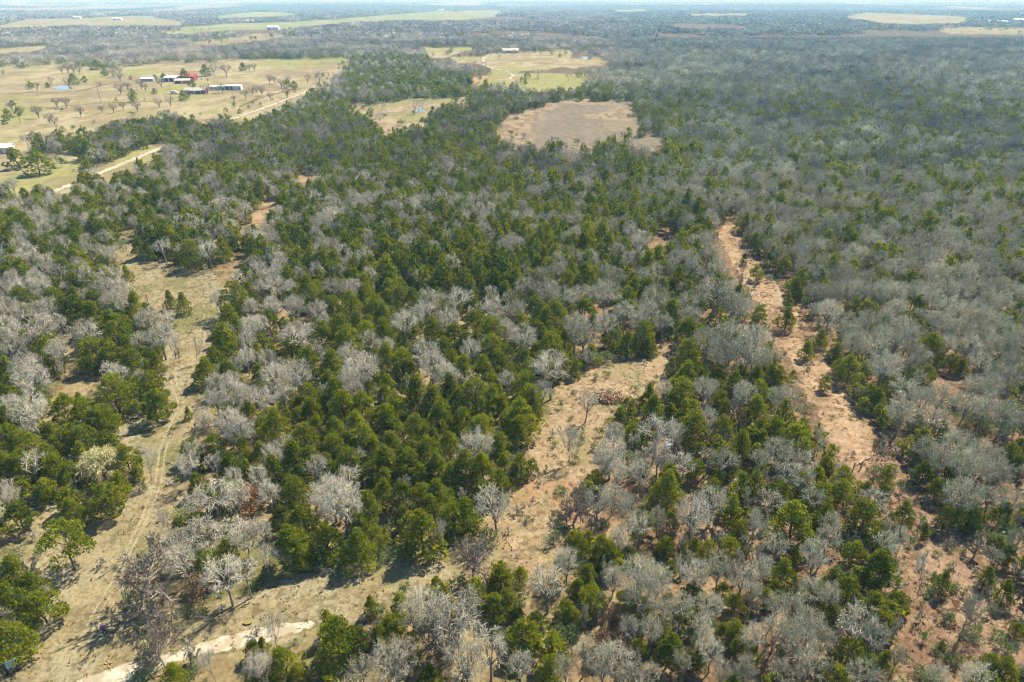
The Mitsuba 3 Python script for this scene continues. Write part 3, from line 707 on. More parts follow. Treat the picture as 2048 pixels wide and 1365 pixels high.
# ------------------------------------------------------------------ trees seen one by one: x, y of the crown's middle and its width, in pixels of the photograph
SEEN = {
    "c": "32,1024,73 97,983,44 141,1009,59 164,1027,44 217,1000,64 132,1094,85 26,1147,59 18,1205,76 82,1217,70 23,1276,76 64,1170,59 360,1053,32 451,1100,44 346,1349,50 234,971,44 504,1296,41 504,1359,35 597,988,59 565,1038,47 609,1041,56 653,1076,70 582,1091,70 606,1112,47 729,1018,59 717,1047,47 717,1094,70 755,1071,44 764,983,47 805,991,53 846,988,47 878,986,59 805,1035,41 843,1062,82 861,1015,47 905,1032,64 934,1027,59 741,1205,47 659,1246,67 676,1287,88 717,1282,53 782,1255,53 755,1276,47 870,1167,47 987,1214,53 1004,1164,59 1016,1208,47 524,1287,38 571,1328,70 594,1355,47 858,1352,44 820,1284,41 1188,971,32 1150,1085,44 1212,1106,56 1258,1103,35 1335,980,62 1279,1029,32 1387,1094,38 1417,1100,32 1461,1097,41 1478,1056,35 1173,1153,44 1153,1179,38 1182,1199,53 1226,1123,47 1332,1091,35 1341,1135,26 1384,1188,44 1443,1188,35 1472,1208,38 1531,1194,38 1288,1220,47 1253,1199,44 1130,1217,44 1147,1235,38 1053,1270,67 1033,1229,32 1039,1147,32 1276,1296,35 1343,1296,67 1323,1270,41 1446,1270,38 1472,1261,41 1481,1296,38 1097,1340,53 1399,1325,35 1469,1361,35 1554,988,50 1595,977,50 1639,991,53 1683,983,44 1727,983,32 1768,983,44 1589,1044,88 1729,1029,70 1586,1109,35 1568,1150,56 1709,1106,44 1765,1141,70 1735,1153,38 1811,1027,59 1850,1059,38 1891,1158,53 1797,1194,59 1694,1188,56 1668,1164,47 1554,1182,38 1630,1199,53 1741,1214,59 1765,1243,59 1671,1235,38 1712,1311,64 1768,1323,38 1885,1290,18 1981,1325,73 2005,1346,53 1976,1147,47 2014,1182,56 2037,1258,41 1873,980,38 1896,1032,53 1940,1038,44 2005,1024,44 2017,1112,38 2043,1147,23 2046,1352,26 1677,1355,53 44,606,53 108,606,44 129,624,47 147,597,38 152,624,47 188,574,35 188,606,38 267,606,35 188,635,53 223,629,44 229,650,56 193,656,38 240,676,67 188,703,59 100,706,50 59,697,53 38,688,35 12,750,53 106,732,35 229,712,47 264,729,59 252,700,44 293,712,38 296,627,35 302,694,38 308,720,47 337,594,38 363,600,44 469,600,59 498,583,35 457,632,53 451,688,64 431,671,35 410,732,59 428,717,41 457,747,44 463,712,35 229,788,73 302,776,50 305,808,59 331,802,38 129,817,56 158,802,47 176,829,59 211,838,47 188,855,59 141,876,59 173,879,53 103,867,41 111,896,47 82,797,44 9,788,32 12,843,53 44,835,44 18,890,59 53,893,59 12,934,53 44,928,56 97,914,53 111,943,53 147,952,47 255,925,53 273,943,38 375,823,26 495,823,44 381,890,59 425,896,50 475,890,44 460,934,53 495,917,38 6,706,26 615,577,44 635,574,29 729,591,38 700,609,44 664,615,44 776,583,38 799,588,35 823,594,32 752,621,50 767,635,44 875,606,35 946,591,29 966,580,35 1010,583,35 864,662,47 908,673,50 952,650,50 981,671,53 641,673,53 676,659,50 714,650,44 694,682,59 735,673,50 767,662,50 887,694,35 928,688,38 987,703,53 1013,706,35 527,688,41 582,706,56 615,723,47 661,732,59 521,747,38 553,723,32 653,761,44 773,720,50 805,723,44 820,741,38 928,741,50 969,747,56 993,723,44 735,773,38 670,788,59 615,794,47 579,805,38 620,823,50 653,814,35 685,817,59 723,814,50 770,794,44 793,820,53 831,791,64 867,805,56 902,776,50 952,791,73 987,799,53 1010,808,41 916,797,44 776,838,59 878,838,59 834,858,56 922,846,56 963,858,53 547,855,64 600,835,38 609,873,59 629,855,44 670,861,41 717,852,59 723,882,56 664,893,50 594,917,59 623,917,47 524,911,47 553,943,53 653,931,47 700,928,56 746,896,50 785,890,53 770,920,59 741,943,44 820,925,50 858,905,56 875,931,53 899,893,44 1004,890,50 931,931,59 969,943,59 1010,928,41 905,949,50 840,949,44 767,955,38 600,949,41 1253,600,44 1264,580,44 1294,583,44 1326,577,38 1077,624,53 1112,627,56 1088,644,47 1171,624,50 1338,629,50 1478,588,32 1496,594,23 1519,635,53 1379,665,56 1288,673,47 1299,691,32 1253,685,41 1229,673,38 1182,706,35 1077,673,44 1103,694,50 1130,679,38 1071,703,32 1047,717,41 1464,644,38 1047,776,56 1062,802,56 1047,835,70 1042,864,59 1036,817,38 1042,920,64 1062,928,41 1033,949,35 1379,709,50 1343,729,35 1390,735,35 1370,758,53 1297,785,50 1258,811,62 1305,823,53 1241,835,41 1261,870,41 1341,826,32 1364,788,59 1387,820,44 1382,858,62 1437,753,38 1484,753,44 1513,756,41 1519,788,44 1443,799,35 1443,855,44 1516,823,56 1522,864,44 1484,890,50 1452,914,47 1511,911,44 1393,940,41 1338,955,47 1191,958,44 1458,937,47 1727,624,44 1741,629,38 1709,615,32 1841,615,38 1814,641,35 1847,632,32 1891,583,18 2034,624,38 2023,653,44 1580,597,29 1574,635,38 1615,700,32 1653,761,35 1674,703,29 1680,729,35 1700,741,44 1644,671,38 1861,697,50 1850,747,38 1741,788,38 1759,799,35 1785,776,38 1806,758,29 1905,726,32 1926,732,29 2037,714,26 2017,817,23 1545,753,38 1562,756,41 1586,747,23 1542,799,29 1554,858,53 1589,882,70 1606,858,38 1653,928,29 1683,958,38 1636,958,44 1776,949,50 1841,887,56 1850,943,41 1952,877,21 2020,911,38 2040,893,29 2040,928,29 1979,958,29",
    "b": "91,1175,32 18,997,29 428,994,82 381,1003,59 469,986,59 404,1059,76 352,1091,59 487,1071,64 366,1117,59 451,1153,76 492,1147,53 504,1331,44 419,1296,32 541,991,50 664,983,76 688,1015,82 524,1062,47 530,1112,41 993,1009,76 999,1059,64 831,1205,59 864,1223,76 902,1246,100 829,1229,59 782,1325,82 805,1311,64 717,1349,64 931,1331,88 981,1302,82 937,1199,59 524,1328,44 744,1158,38 1042,1003,53 1197,1009,56 1226,988,44 1317,1035,35 1282,1050,53 1387,1024,70 1426,1000,53 1241,1076,47 1135,1123,50 1097,1167,76 1226,1156,44 1279,1147,64 1288,1182,76 1317,1164,59 1390,1147,59 1440,1138,50 1481,1156,59 1522,1141,44 1414,1208,53 1364,1220,50 1329,1229,44 1258,1255,41 1299,1267,47 1405,1276,44 1426,1299,50 1508,1282,53 1402,1258,47 1168,1308,53 1235,1317,76 1206,1337,59 1042,1334,53 1135,1346,44 1264,1355,53 1440,1343,41 1493,1343,50 1305,1352,44 1621,1000,44 1791,994,53 1659,1044,44 1653,1082,50 1554,1094,47 1633,1114,59 1809,1062,47 1829,1112,50 1870,1082,44 1624,1182,53 1665,1191,41 1554,1208,47 1718,1249,82 1747,1273,59 1586,1223,59 1624,1243,64 1554,1258,56 1603,1282,70 1647,1276,44 1724,1352,64 1800,1305,50 1838,1308,59 1926,988,67 1984,994,50 2031,1003,50 2034,1085,41 1952,1352,59 1882,1343,59 1568,1343,53 1618,1323,64 1981,1287,26 12,577,38 53,577,56 82,577,47 21,624,56 88,618,50 114,650,35 67,662,82 211,577,47 223,609,47 167,665,59 117,703,44 23,703,50 44,735,59 56,764,64 293,635,47 334,632,53 319,668,59 281,685,32 434,583,56 498,609,32 498,650,41 495,682,38 492,712,38 18,811,38 62,820,67 59,858,35 431,794,59 463,785,64 495,799,47 390,823,56 404,829,59 457,843,59 481,858,56 378,928,41 466,955,32 15,653,41 9,671,29 527,577,38 556,577,50 588,615,44 541,609,41 670,577,44 700,574,44 635,618,38 858,597,47 914,609,59 855,632,53 899,635,50 987,618,56 808,653,56 1010,659,38 521,653,38 588,673,70 770,691,35 852,703,56 943,706,44 533,712,38 550,750,53 594,753,62 723,735,70 700,761,53 864,735,59 887,753,50 1016,764,35 714,788,44 530,805,50 565,788,44 547,911,41 952,896,64 518,952,38 700,958,50 714,914,26 1053,583,44 1097,583,53 1127,597,53 1036,621,38 1165,588,44 1212,588,62 1314,600,53 1150,653,56 1212,647,50 1250,629,44 1276,647,38 1294,624,50 1376,606,56 1428,586,70 1472,615,59 1376,632,44 1326,650,44 1168,671,47 1042,682,56 1103,738,76 1083,785,41 1417,682,56 1464,676,64 1508,679,50 1443,712,53 1493,709,64 1522,720,35 1173,802,44 1326,779,32 1311,870,73 1229,858,44 1223,908,59 1206,923,44 1352,861,38 1408,776,47 1367,925,44 1484,791,50 1417,838,35 1235,943,41 1285,949,53 1317,917,50 1446,928,53 1332,928,35 1603,583,44 1633,583,44 1668,583,44 1700,583,44 1729,583,44 1759,583,44 1794,583,44 1829,583,44 1858,583,44 1888,583,44 1923,583,44 1958,583,44 1993,583,44 2028,583,44 1662,788,44 1633,738,26 1715,688,53 1647,662,59 1609,624,53 1583,609,32 1662,624,50 1688,659,50 1718,656,44 1768,641,50 1791,618,44 1762,673,50 1741,697,47 1794,688,50 1817,673,44 1829,723,35 1768,729,67 1888,653,50 1896,688,44 1926,662,50 1940,691,47 1964,671,50 1993,653,50 1987,691,44 2020,691,44 1864,603,44 1902,618,50 1946,618,50 1976,609,50 2005,603,44 1917,635,44 1961,641,44 1873,638,38 2031,668,44 1961,723,41 1993,747,47 2017,756,47 1946,767,44 1984,776,47 2028,729,44 1820,782,59 1806,823,59 1844,805,50 1879,797,56 1873,838,59 1932,808,47 1973,820,50 2005,835,53 1712,843,56 1741,846,38 1554,706,41 1559,794,41 1562,905,59 1612,923,47 1683,928,32 1574,946,59 1603,952,44 1735,952,35 1855,902,53 1888,917,59 1923,928,64 1961,905,50 1961,943,62 1993,917,44 2005,946,50 1902,884,44 2040,835,32",
    "t": "337,1044,44 422,1325,38 878,1071,32 544,1252,44 1247,1012,53 1505,1059,44 1364,1141,32 1505,1188,41 1853,1147,44 1949,1208,62 290,914,44 352,691,32 384,694,26 1141,882,44 1150,896,26 1355,882,23 1592,799,47 1618,814,26 1633,870,18 1644,890,18",
    "B": "293,1164,129 325,1302,97 952,1129,88 899,1282,106 1150,1003,73",
    "s": "29,1106,38 369,1024,41 393,1112,53 293,1208,44 407,1220,21 378,1220,26 275,1252,18 352,1252,18 293,1337,53 390,1334,41 644,1114,44 776,1106,38 817,1106,35 975,1076,44 1007,1270,38 591,1284,18 676,1331,59 1053,1038,23 1121,980,23 1127,1053,18 1103,1076,32 1209,1047,23 1162,1126,38 1135,1270,50 1135,1314,29 1914,1179,26 1949,1273,35 1964,1050,23 2034,1035,32 1999,1082,50 1847,1349,38 1642,1334,35 97,776,32 457,817,47 1212,714,32 1156,717,35 1423,665,38 1273,917,47 1674,826,15 1811,735,32 1926,706,26 1955,706,29 2034,770,32 1791,843,44 1847,846,50 1932,840,32 1967,846,38 2005,858,53 1706,870,38 1729,902,32 1844,914,44 1935,884,26 2020,934,35",
    "d": "396,1170,56 1343,1062,50 1229,1229,47 1200,1282,56 1583,1355,59 626,621,26 1481,840,41",
    "o": "498,997,44",
    "p": "202,925,94",
    "fc": "59,170,14 95,170,10 147,158,19 168,158,12 326,155,14 310,155,10 308,182,10 264,185,15 265,196,15 15,229,19 36,223,15 24,206,10 9,244,10 193,129,26 209,144,14 368,151,22 384,168,15 410,141,21 485,134,14 366,191,17 573,168,14 589,170,14",
    "fb": "72,170,19 100,160,15 135,162,21 198,166,15 238,150,19 238,172,26 253,170,19 280,165,21 289,173,15 321,163,19 111,201,22 129,201,22 73,220,26 158,220,21 96,233,24 106,238,21 202,216,15 224,213,19 244,209,17 272,209,22 316,203,19 339,199,21 21,209,19 43,216,14 121,135,19 133,134,21 145,135,21 157,137,19 224,143,19 238,139,15 5,143,12 392,156,10 403,157,5 414,157,9 426,136,21 450,136,29 497,132,15 508,132,14 377,185,17 413,175,21 444,173,21 435,177,14 503,177,19 512,177,14 522,179,19 538,156,17 548,158,15 561,163,19 577,158,15 573,182,21 539,189,17 490,187,19 467,194,14 614,155,17 638,151,22",
    "fd": "232,199,7 289,198,4 261,156,9",
    "fs": "124,220,8 111,218,7 191,205,3 171,206,3",
}
EXTRA = {'o': '948,508,27', 'c': '1515,545,26 1488,515,22 275,488,45 305,480,42 335,478,48 368,472,42 385,508,46 252,540,34 207,548,36 165,552,44 120,540,42', 't': '230,512,40', 's': '241,487,24',
         'fc': '32,316,38 72,325,46'}
rng = np.random.default_rng(7)
NAMED = {  # pixel of the crown -> its own label
    (360, 595): None, (1515, 545): 'lone round cedar on the sandy lane, farthest up the lane', (1574, 635): 'lone round cedar standing midway on the sandy lane', (1615, 700): 'lone cedar of the sandy lane beside the slope of bare trees',
    (132, 1094): 'umbrella shaped olive cedar alone in the clearing', (293, 1164): 'sprawling grey oak casting long branch shadows beside the person', (325, 1302): 'crooked bare oak overhanging the white gravel road',
    (202, 925): 'pale green leafing tree beside the rutted track', (498, 997): 'rust brown dead cedar beside grey oaks', (948, 508): 'orange dead cedar amid the green woods',
    (1103, 738): 'tall lone bare oak at the edge of the sandy glade', (1173, 802): 'small bare oak alone beside the brush pile', (1150, 1003): 'crooked dark limbed bare oak at the foot of the glade', (1949, 1199): 'tall bare tree leaning over the reddish slope',
}
tight = [Polygon(pts(OPEN[k])).buffer(b) for k, b in (('track', 7), ('lane', 3), ('nook', 4), ('slope', 4), ('glade', 0))]
lane_world = Polygon(ground_xy(OPEN['lane'])).buffer(-0.5)
in_lane = lambda x, y: shapely.contains_xy(lane_world, x, y)   # noqa: E731
near = []          # dicts: kind, x, y, width, height, px, py, size in pixels
for k in SEEN:
    for e in (SEEN[k] + ' ' + EXTRA.get(k, '')).split():
        px, py, dpx = map(float, e.split(','))
        wide, frac = {'c': (1.0, 0.52), 'b': (1.15, 0.62), 't': (0.9, 0.6), 'B': (1.0, 0.6), 's': (1.0, 0.5), 'd': (1.0, 0.52), 'o': (1.0, 0.5), 'p': (1.0, 0.55),
                      'fc': (1.0, 0.52), 'fb': (1.05, 0.6), 'fd': (1.0, 0.5), 'fs': (1.0, 0.5)}[k]
        z = 4.0
        for _ in range(3):
            p = at(px, py, z)
            _, depth = pixel(p)
            w = dpx * wide * depth / FOCAL
            h = {'c': np.clip(1.38 * w, 2.2, 9.0), 'b': np.clip(0.95 * w + 3.0, 3.5, 11.0), 't': np.clip(1.3 * w + 3.5, 4.5, 11.5), 'B': np.clip(0.62 * w + 2.6, 5, 9.5), 's': np.clip(0.75 * w, 0.7, 3.4),
                 'd': np.clip(1.35 * w, 3, 8), 'o': np.clip(1.6 * w, 4, 8), 'p': np.clip(0.85 * w, 5, 9), 'fc': np.clip(1.1 * w, 2, 10), 'fb': np.clip(0.85 * w + 1.5, 4, 13), 'fd': np.clip(w, 2, 6), 'fs': np.clip(0.8 * w, 1, 3)}[k]
            z = frac * h
        if k == 'c' and px < 45 and 1240 < py < 1330:
            py -= 22          # keeps the signboard clear
        here = shapely.Point(px, py)
        if k in 'bc' and (int(px), int(py)) not in NAMED and py > 440:
            if k == 'b' and any(g.buffer(-6).contains(here) for g in tight):
                continue
            gap = min(g.distance(here) for g in tight)      # crowns stop at the edge of the open ground
            limit = 2 * (gap + 0.22 * dpx)
            w *= np.clip(limit / dpx, 0.62, 1.0)
            h *= np.clip(limit / dpx, 0.8, 1.0)
        if k in 'bs' and in_lane(p[0], p[1]):
            continue
        near.append(dict(kind=k, x=float(p[0]), y=float(p[1]), w=float(w), h=float(h), px=px, py=py, d=dpx))


# ------------------------------------------------------------------ labels that say which one: by a landmark the photograph shows
MARKS = [
    (208, 1262, 'the person in purple'), (27, 1335, 'the blue-grey signboard'), (300, 1165, 'the sprawling oak with long branch shadows'), (202, 925, 'the pale green leafing tree'),
    (132, 1094, 'the umbrella shaped cedar'), (620, 1250, 'the far end of the gravel road'), (500, 998, 'the rust brown dead cedar'), (948, 508, 'the orange dead cedar'),
    (1217, 797, 'the brush pile'), (1103, 738, 'the tall lone oak of the glade'), (1173, 800, 'the small lone oak of the glade'), (1333, 892, 'the white topped box'),
    (1712, 933, 'the pair of wooden posts'), (358, 795, 'the bend of the wheel ruts'), (1515, 545, 'the first lone cedar of the lane'), (1575, 637, 'the second lone cedar of the lane'),
    (1615, 700, 'the third lone cedar of the lane'), (1948, 1200, 'the tall bare tree by the fallen log'), (360, 597, 'the cedar pair in the clearing'), (0, 1365, 'the lower left corner'),
    (2048, 1365, 'the lower right corner'), (1024, 1365, 'the middle of the bottom edge'), (2048, 700, 'the middle of the right edge'), (0, 700, 'the middle of the left edge'), (1024, 682, 'the centre of the photo'),
    (1450, 1030, 'the blue-grey dead tree'), (898, 1250, 'the big grey oak thicket'), (1160, 1000, 'the crooked oak of the glade'), (1180, 1200, 'the round topped slim cedar'), (1855, 760, 'the cedar at the small sandy patch'),
    (780, 960, 'the white dead snag'), (490, 1245, 'the greenish puddle'), (700, 720, 'the round grey crown in the cedars'), (1760, 1220, 'the broad cedar cluster'), (952, 895, 'the white starry crown'),
    (1560, 1045, 'the broad flat cedar'), (1330, 1290, 'the bright tall cedar'), (640, 640, 'the upper middle of the left half'), (1300, 620, 'the wood beside the lane'), (1900, 1000, 'the grey thicket by the lane'),
    (126, 176, 'the pale farm pond'), (370, 160, 'the red roofed barn'), (393, 183, 'the long brick house'), (455, 178, 'the white mobile homes'), (10, 303, 'the white shed'), (155, 137, 'the round grove in the pasture'),
    (428, 148, 'the narrow pond'), (600, 174, 'the far end of the county road'), (70, 245, 'the power pole in the pasture'),
]
ORD = ['nearest', 'second', 'third', 'fourth', 'fifth', 'sixth', 'seventh', 'eighth', 'ninth', 'tenth', 'eleventh', 'twelfth', 'thirteenth', 'fourteenth', 'fifteenth', 'sixteenth', 'seventeenth', 'eighteenth', 'nineteenth', 'twentieth']
SIDES = ['right of', 'upper right of', 'above', 'upper left of', 'left of', 'lower left of', 'below', 'lower right of']
taken = {}


def where(noun, px, py, skip=None):
    """'second cedar left of the brush pile': counted outwards from the nearest landmark among all called so far; callers go outwards."""
    best = min((m for m in MARKS if math.hypot(m[0] - px, m[1] - py) > 9), key=lambda m: math.hypot(m[0] - px, m[1] - py))
    side = SIDES[int(round(math.degrees(math.atan2(best[1] - py, px - best[0])) / 45)) % 8]
    n = taken[(noun, best[2], side)] = taken.get((noun, best[2], side), -1) + 1
    return f'{ORD[min(n, len(ORD) - 1)]} {noun} {side} {best[2]}'


def mark_distance(e):
    return min(math.hypot(m[0] - e['px'], m[1] - e['py']) for m in MARKS if math.hypot(m[0] - e['px'], m[1] - e['py']) > 9)


KIND = {
    'c': ('cedar_tree', 'cedar', 'tree', 'green cedars of the near woods', 'cedar0'), 'b': ('bare_oak', 'bare tree', 'tree', 'leafless oaks of the near woods', 'bare0'),
    't': ('slim_bare_tree', 'slim bare tree', 'tree', 'slim leafless trees', 'slim0'), 'B': ('sprawling_oak', 'sprawling oak', 'tree', 'wide crooked oaks', 'sprawl'),
    's': ('grey_green_shrub', 'shrub', 'shrub', 'evergreen shrubs', 'shrub0'), 'd': ('dead_cedar', 'brown dead cedar', 'tree', 'dead cedars', 'dead'), 'o': ('dead_cedar', 'rusty dead cedar', 'tree', 'dead cedars', 'rust'),
    'p': ('leafing_tree', 'leafing tree', 'tree', None, 'leafing'), 'fc': ('pasture_cedar', 'dark cedar', 'tree', 'cedars of the farm pasture', 'cedar1'), 'fb': ('pasture_oak', 'bare oak', 'tree', 'bare oaks of the farm pasture', 'pasture'),
    'fd': ('brown_bush', 'brown bush', 'bush', 'bushes of the farm pasture', 'dead'), 'fs': ('pasture_bush', 'dark bush', 'bush', 'bushes of the farm pasture', 'shrub1'),
}
in_frame = lambda e: -20 < e['px'] < 2068 and -20 < e['py'] < 1385   # noqa: E731
count = {}
for e in sorted(near, key=lambda e: -e['d']):
    e['rank'] = count[e['kind']] = count.get(e['kind'], 0) + 1
stuff_n = {}


def stuff(name, label, model, x, y, w, h, rot):
    n = stuff_n[name] = stuff_n.get(name, 0) + 1
    place(f'{name}__{n:05d}', model, x, y, w, h, rot)
    labels.setdefault(name, {'kind': 'stuff', 'label': label})


for e in sorted(near, key=mark_distance):
    name, noun, cat, group, mname = KIND[e['kind']]
    own = NAMED.get((int(e['px']), int(e['py'])))
    if (int(e['px']), int(e['py'])) == (132, 1094):
        mname = 'umbrella'
    pick = MODEL[mname][int(rng.integers(len(MODEL[mname])))]
    h = e['h'] * rng.uniform(0.92, 1.08)
    rot = rng.uniform(0, 360)
    if e['rank'] > 298 and not own:
        e['w'] *= 1.0
        stuff('cedar_woods' if e['kind'] == 'c' else 'bare_woods', 'woods', pick, e['x'], e['y'], e['w'] * 1.12, h, rot)
        continue
    key = numbered(name)
    place(key, pick, e['x'], e['y'], e['w'] * 1.12, h, rot)
    size = 'large' if e['d'] > 66 else 'small' if e['d'] < 38 else ''
    text = own or ' '.join((size + ' ' + where(noun, e['px'], e['py'])).split())
    labels[key] = {'label': text, 'category': cat}
    if group:
        labels[key]['group'] = group


# ------------------------------------------------------------------ woods past those: scattered over the ground, kept off the open ground that the photograph shows
open_px = [Polygon(pts(t)).buffer(0) for t in OPEN.values()]
field_px = list(FIELD_PX)
road_px = [Polygon(pts(t)) for t in ('640,168 606,194 540,222 466,248 458,234 536,205', '312,287 330,300 206,356 188,346', '150,348 164,362 120,389 96,385')]
pond_px = [shapely.Point(126, 176).buffer(22), shapely.Point(840, 222).buffer(12), shapely.Point(1169, 116).buffer(16)]
blocked = shapely.union_all(open_px + field_px + road_px + pond_px)
shapely.prepare(blocked)
road_world = shapely.union_all([ribbon('640,172 608,186 540,212 468,237 400,265 318,298 202,346 126,376 -60,450', 11.0)])
bent = [Polygon(pts(t)) for t in (  # where cedars dominate, and how strongly
    '690,200 700,125 780,112 850,122 880,150 990,180 960,200 860,200', '1030,130 1204,128 1206,150 1036,150', '480,118 700,100 720,118 480,122', '1036,170 1260,165 1260,205 1040,200', '-50,260 130,250 170,246 360,222 470,238 400,265 180,300 -50,300',
    '-100,330 460,300 560,420 440,560 -100,560', '690,275 1240,280 1240,330 690,330')]
BENT_P = (0.93, 0.95, 0.6, 0.6, 0.62, 0.62, 0.75)


def scatter(y0, y1, step, seed, margin=0.10, jitter=0.42):
    rng = np.random.default_rng(seed)
    ys = np.arange(y0, y1, step * 0.87)
    out = []
    for i, y in enumerate(ys):
        half = (y * COS_P + EYE_Z * SIN_P) * (CX / FOCAL) * (1 + margin) + 12
        xs = np.arange(-half, half, step) + (i % 2) * step / 2
        out.append(np.stack([xs, np.full_like(xs, y)], 1))
    p = np.vstack(out)
    return p + rng.uniform(-jitter, jitter, p.shape) * step, rng


def free(p, h, spread=0.0):
    ok = np.ones(len(p), bool)
    for k, dx in ((0.0, 0), (0.5, -spread), (0.5, spread), (1.0, 0)):
        q, _ = pixel(np.column_stack([p[:, 0] + dx, p[:, 1], np.broadcast_to(h * k, len(p))]))
        ok &= ~shapely.contains_xy(blocked, q[:, 0], q[:, 1])
    return ok & ~shapely.contains_xy(road_world, p[:, 0], p[:, 1])


def cedar_share(p):
    q, _ = pixel(np.column_stack([p, np.zeros(len(p))]))
    east = np.clip((q[:, 0] - 1330 - (q[:, 1] - 300) * 0.25) / 120, 0, 1)
    s = 0.62 * (1 - east) + 0.33 * east
    far = np.clip((p[:, 1] - 420) / 250, 0, 1)
    s = s * (1 - far) + far * 0.22
    for poly, v in zip(bent, BENT_P):
        s = np.where(shapely.contains_xy(poly, q[:, 0], q[:, 1]), v, s)
    patch = 0.6 * meshkit.fbm(np.column_stack([p / 15.0, np.zeros(len(p))]), 2, 5) + 0.4 * meshkit.fbm(np.column_stack([p / 75.0, np.zeros(len(p))]), 3, 6)
    return s + (patch - 0.5) * 1.5 * np.minimum(s, 1 - s) * 2


taken_xy = np.array([[e['x'], e['y']] for e in near])
# the near woods' upper rows
p, r = scatter(118, 268, 3.75, 21)
q, _ = pixel(np.column_stack([p, np.full(len(p), 4.0)]))
listed = (q[:, 1] > 566) & (q[:, 0] > -25) & (q[:, 0] < 2075)
p = p[~listed & free(p, 6.0, 2.0)]
kind = r.random(len(p)) < cedar_share(p)
for (x, y), c in zip(p, kind):
    if np.min(np.hypot(taken_xy[:, 0] - x, taken_xy[:, 1] - y)) < 2.2:
        continue
    if c:
        w = r.uniform(3.3, 6.0)
        stuff('cedar_woods', 'woods of dark green cedars', MODEL['cedar1'][r.integers(5)], x, y, w, w * r.uniform(1.2, 1.6), r.uniform(0, 360))
    elif r.random() < 0.86:
        w = r.uniform(3.8, 6.8)
        stuff('bare_woods', 'woods of grey leafless oaks', MODEL['bare1'][r.integers(5)], x, y, w, 0.8 * w + r.uniform(2.5, 4.0), r.uniform(0, 360))
    else:
        stuff('undergrowth', 'low grey green shrubs and saplings under the woods', MODEL['shrub1'][r.integers(3)], x, y, r.uniform(2, 4.2), r.uniform(1.5, 3.2), r.uniform(0, 360))
# smaller trees in the gaps between those seen one by one
p, r = scatter(48, 172, 2.9, 31, margin=0.0)
q, _ = pixel(np.column_stack([p, np.full(len(p), 3.0)]))
p = p[(q[:, 1] > 560) & (q[:, 1] < 1400) & free(p, 5.0, 1.6)]
q, _ = pixel(np.column_stack([p, np.full(len(p), 3.0)]))
share = cedar_share(p)
from scipy.spatial import cKDTree
tree_of = cKDTree(taken_xy)
size_of = np.array([e['w'] for e in near])
dd, ii = tree_of.query(p, k=3)
room = (dd - 0.38 * size_of[ii]).min(1)
for (x, y), (px, py), s_, gap_ in zip(p, q, share, room):
    dense = 0.75 if px < 1050 or py < 760 else 0.50
    if gap_ < 0.9 or r.random() > dense:
        continue
    u = r.random()
    if u > 0.72 + 0.2 * s_:
        w = r.uniform(1.6, 3.4)
        stuff('undergrowth', '', MODEL['shrub1'][r.integers(3)], x, y, w, w * r.uniform(0.6, 1.0), r.uniform(0, 360))
    elif u < s_ * 1.1:
        w = r.uniform(2.2, 3.8)
        stuff('cedar_woods', '', MODEL['cedar1'][r.integers(5)], x, y, w, w * r.uniform(1.2, 1.7), r.uniform(0, 360))
    else:
        w = r.uniform(2.8, 5.0)
        stuff('bare_woods', '', MODEL['bare1'][r.integers(5)], x, y, w, 0.8 * w + r.uniform(1.6, 3.2), r.uniform(0, 360))
# just outside the frame, so that the woods and their shade go on
p, r = scatter(38, 118, 4.2, 22, margin=0.22)
q, _ = pixel(np.column_stack([p, np.full(len(p), 4.0)]))
out = (q[:, 0] < -30) | (q[:, 0] > 2080) | (q[:, 1] > 1410)
for x, y in p[out & free(p, 5.0)]:
    if r.random() < 0.5:
        w = r.uniform(3, 5.5)
        stuff('cedar_woods', '', MODEL['cedar1'][r.integers(5)], x, y, w, w * 1.4, r.uniform(0, 360))
    else:
        w = r.uniform(4, 7.5)
        stuff('bare_woods', '', MODEL['bare1'][r.integers(5)], x, y, w, 0.8 * w + 3, r.uniform(0, 360))
# middle distance
p, r = scatter(268, 520, 4.3, 23)
p = p[free(p, 7.0, 2.0)]
kind = r.random(len(p)) < cedar_share(p)
for (x, y), c in zip(p, kind):
    if c:
        w = r.uniform(3.8, 6.4)
        stuff('cedar_woods', '', MODEL['cedar2'][r.integers(4)], x, y, w, w * r.uniform(1.2, 1.6), r.uniform(0, 360))
    else:
        w = r.uniform(4.4, 7.4)
        stuff('bare_woods', '', MODEL['bare2'][r.integers(4)], x, y, w, 0.8 * w + r.uniform(2.5, 4.0), r.uniform(0, 360))
# far stands
p, r = scatter(520, 1300, 10.5, 24, margin=0.06)
p = p[free(p, 8.5, 3.0)]
s = cedar_share(p) + r.normal(0, 0.08, len(p))
for (x, y), c in zip(p, s):
    m = 'stand_green' if c > 0.62 else 'stand_mixed' if c > 0.24 else 'stand_grey'
    stuff('distant_woods', 'grey winter woods in the distance', MODEL[m][r.integers(3)], x, y, 12.5, r.uniform(8, 10), r.uniform(0, 360))
p, r = scatter(1300, 4600, 44, 25, margin=0.05)
p = p[free(p, 9.0, 12.0)]
gap = meshkit.fbm(np.column_stack([p / [420.0, 620.0], np.zeros(len(p))]), 3, 9)
for (x, y), g in zip(p, gap):
    if g < 0.64:
        stuff('distant_woods', '', MODEL['horizon_stand'][r.integers(5)], x, y, 52, r.uniform(8, 11), r.uniform(0, 360))

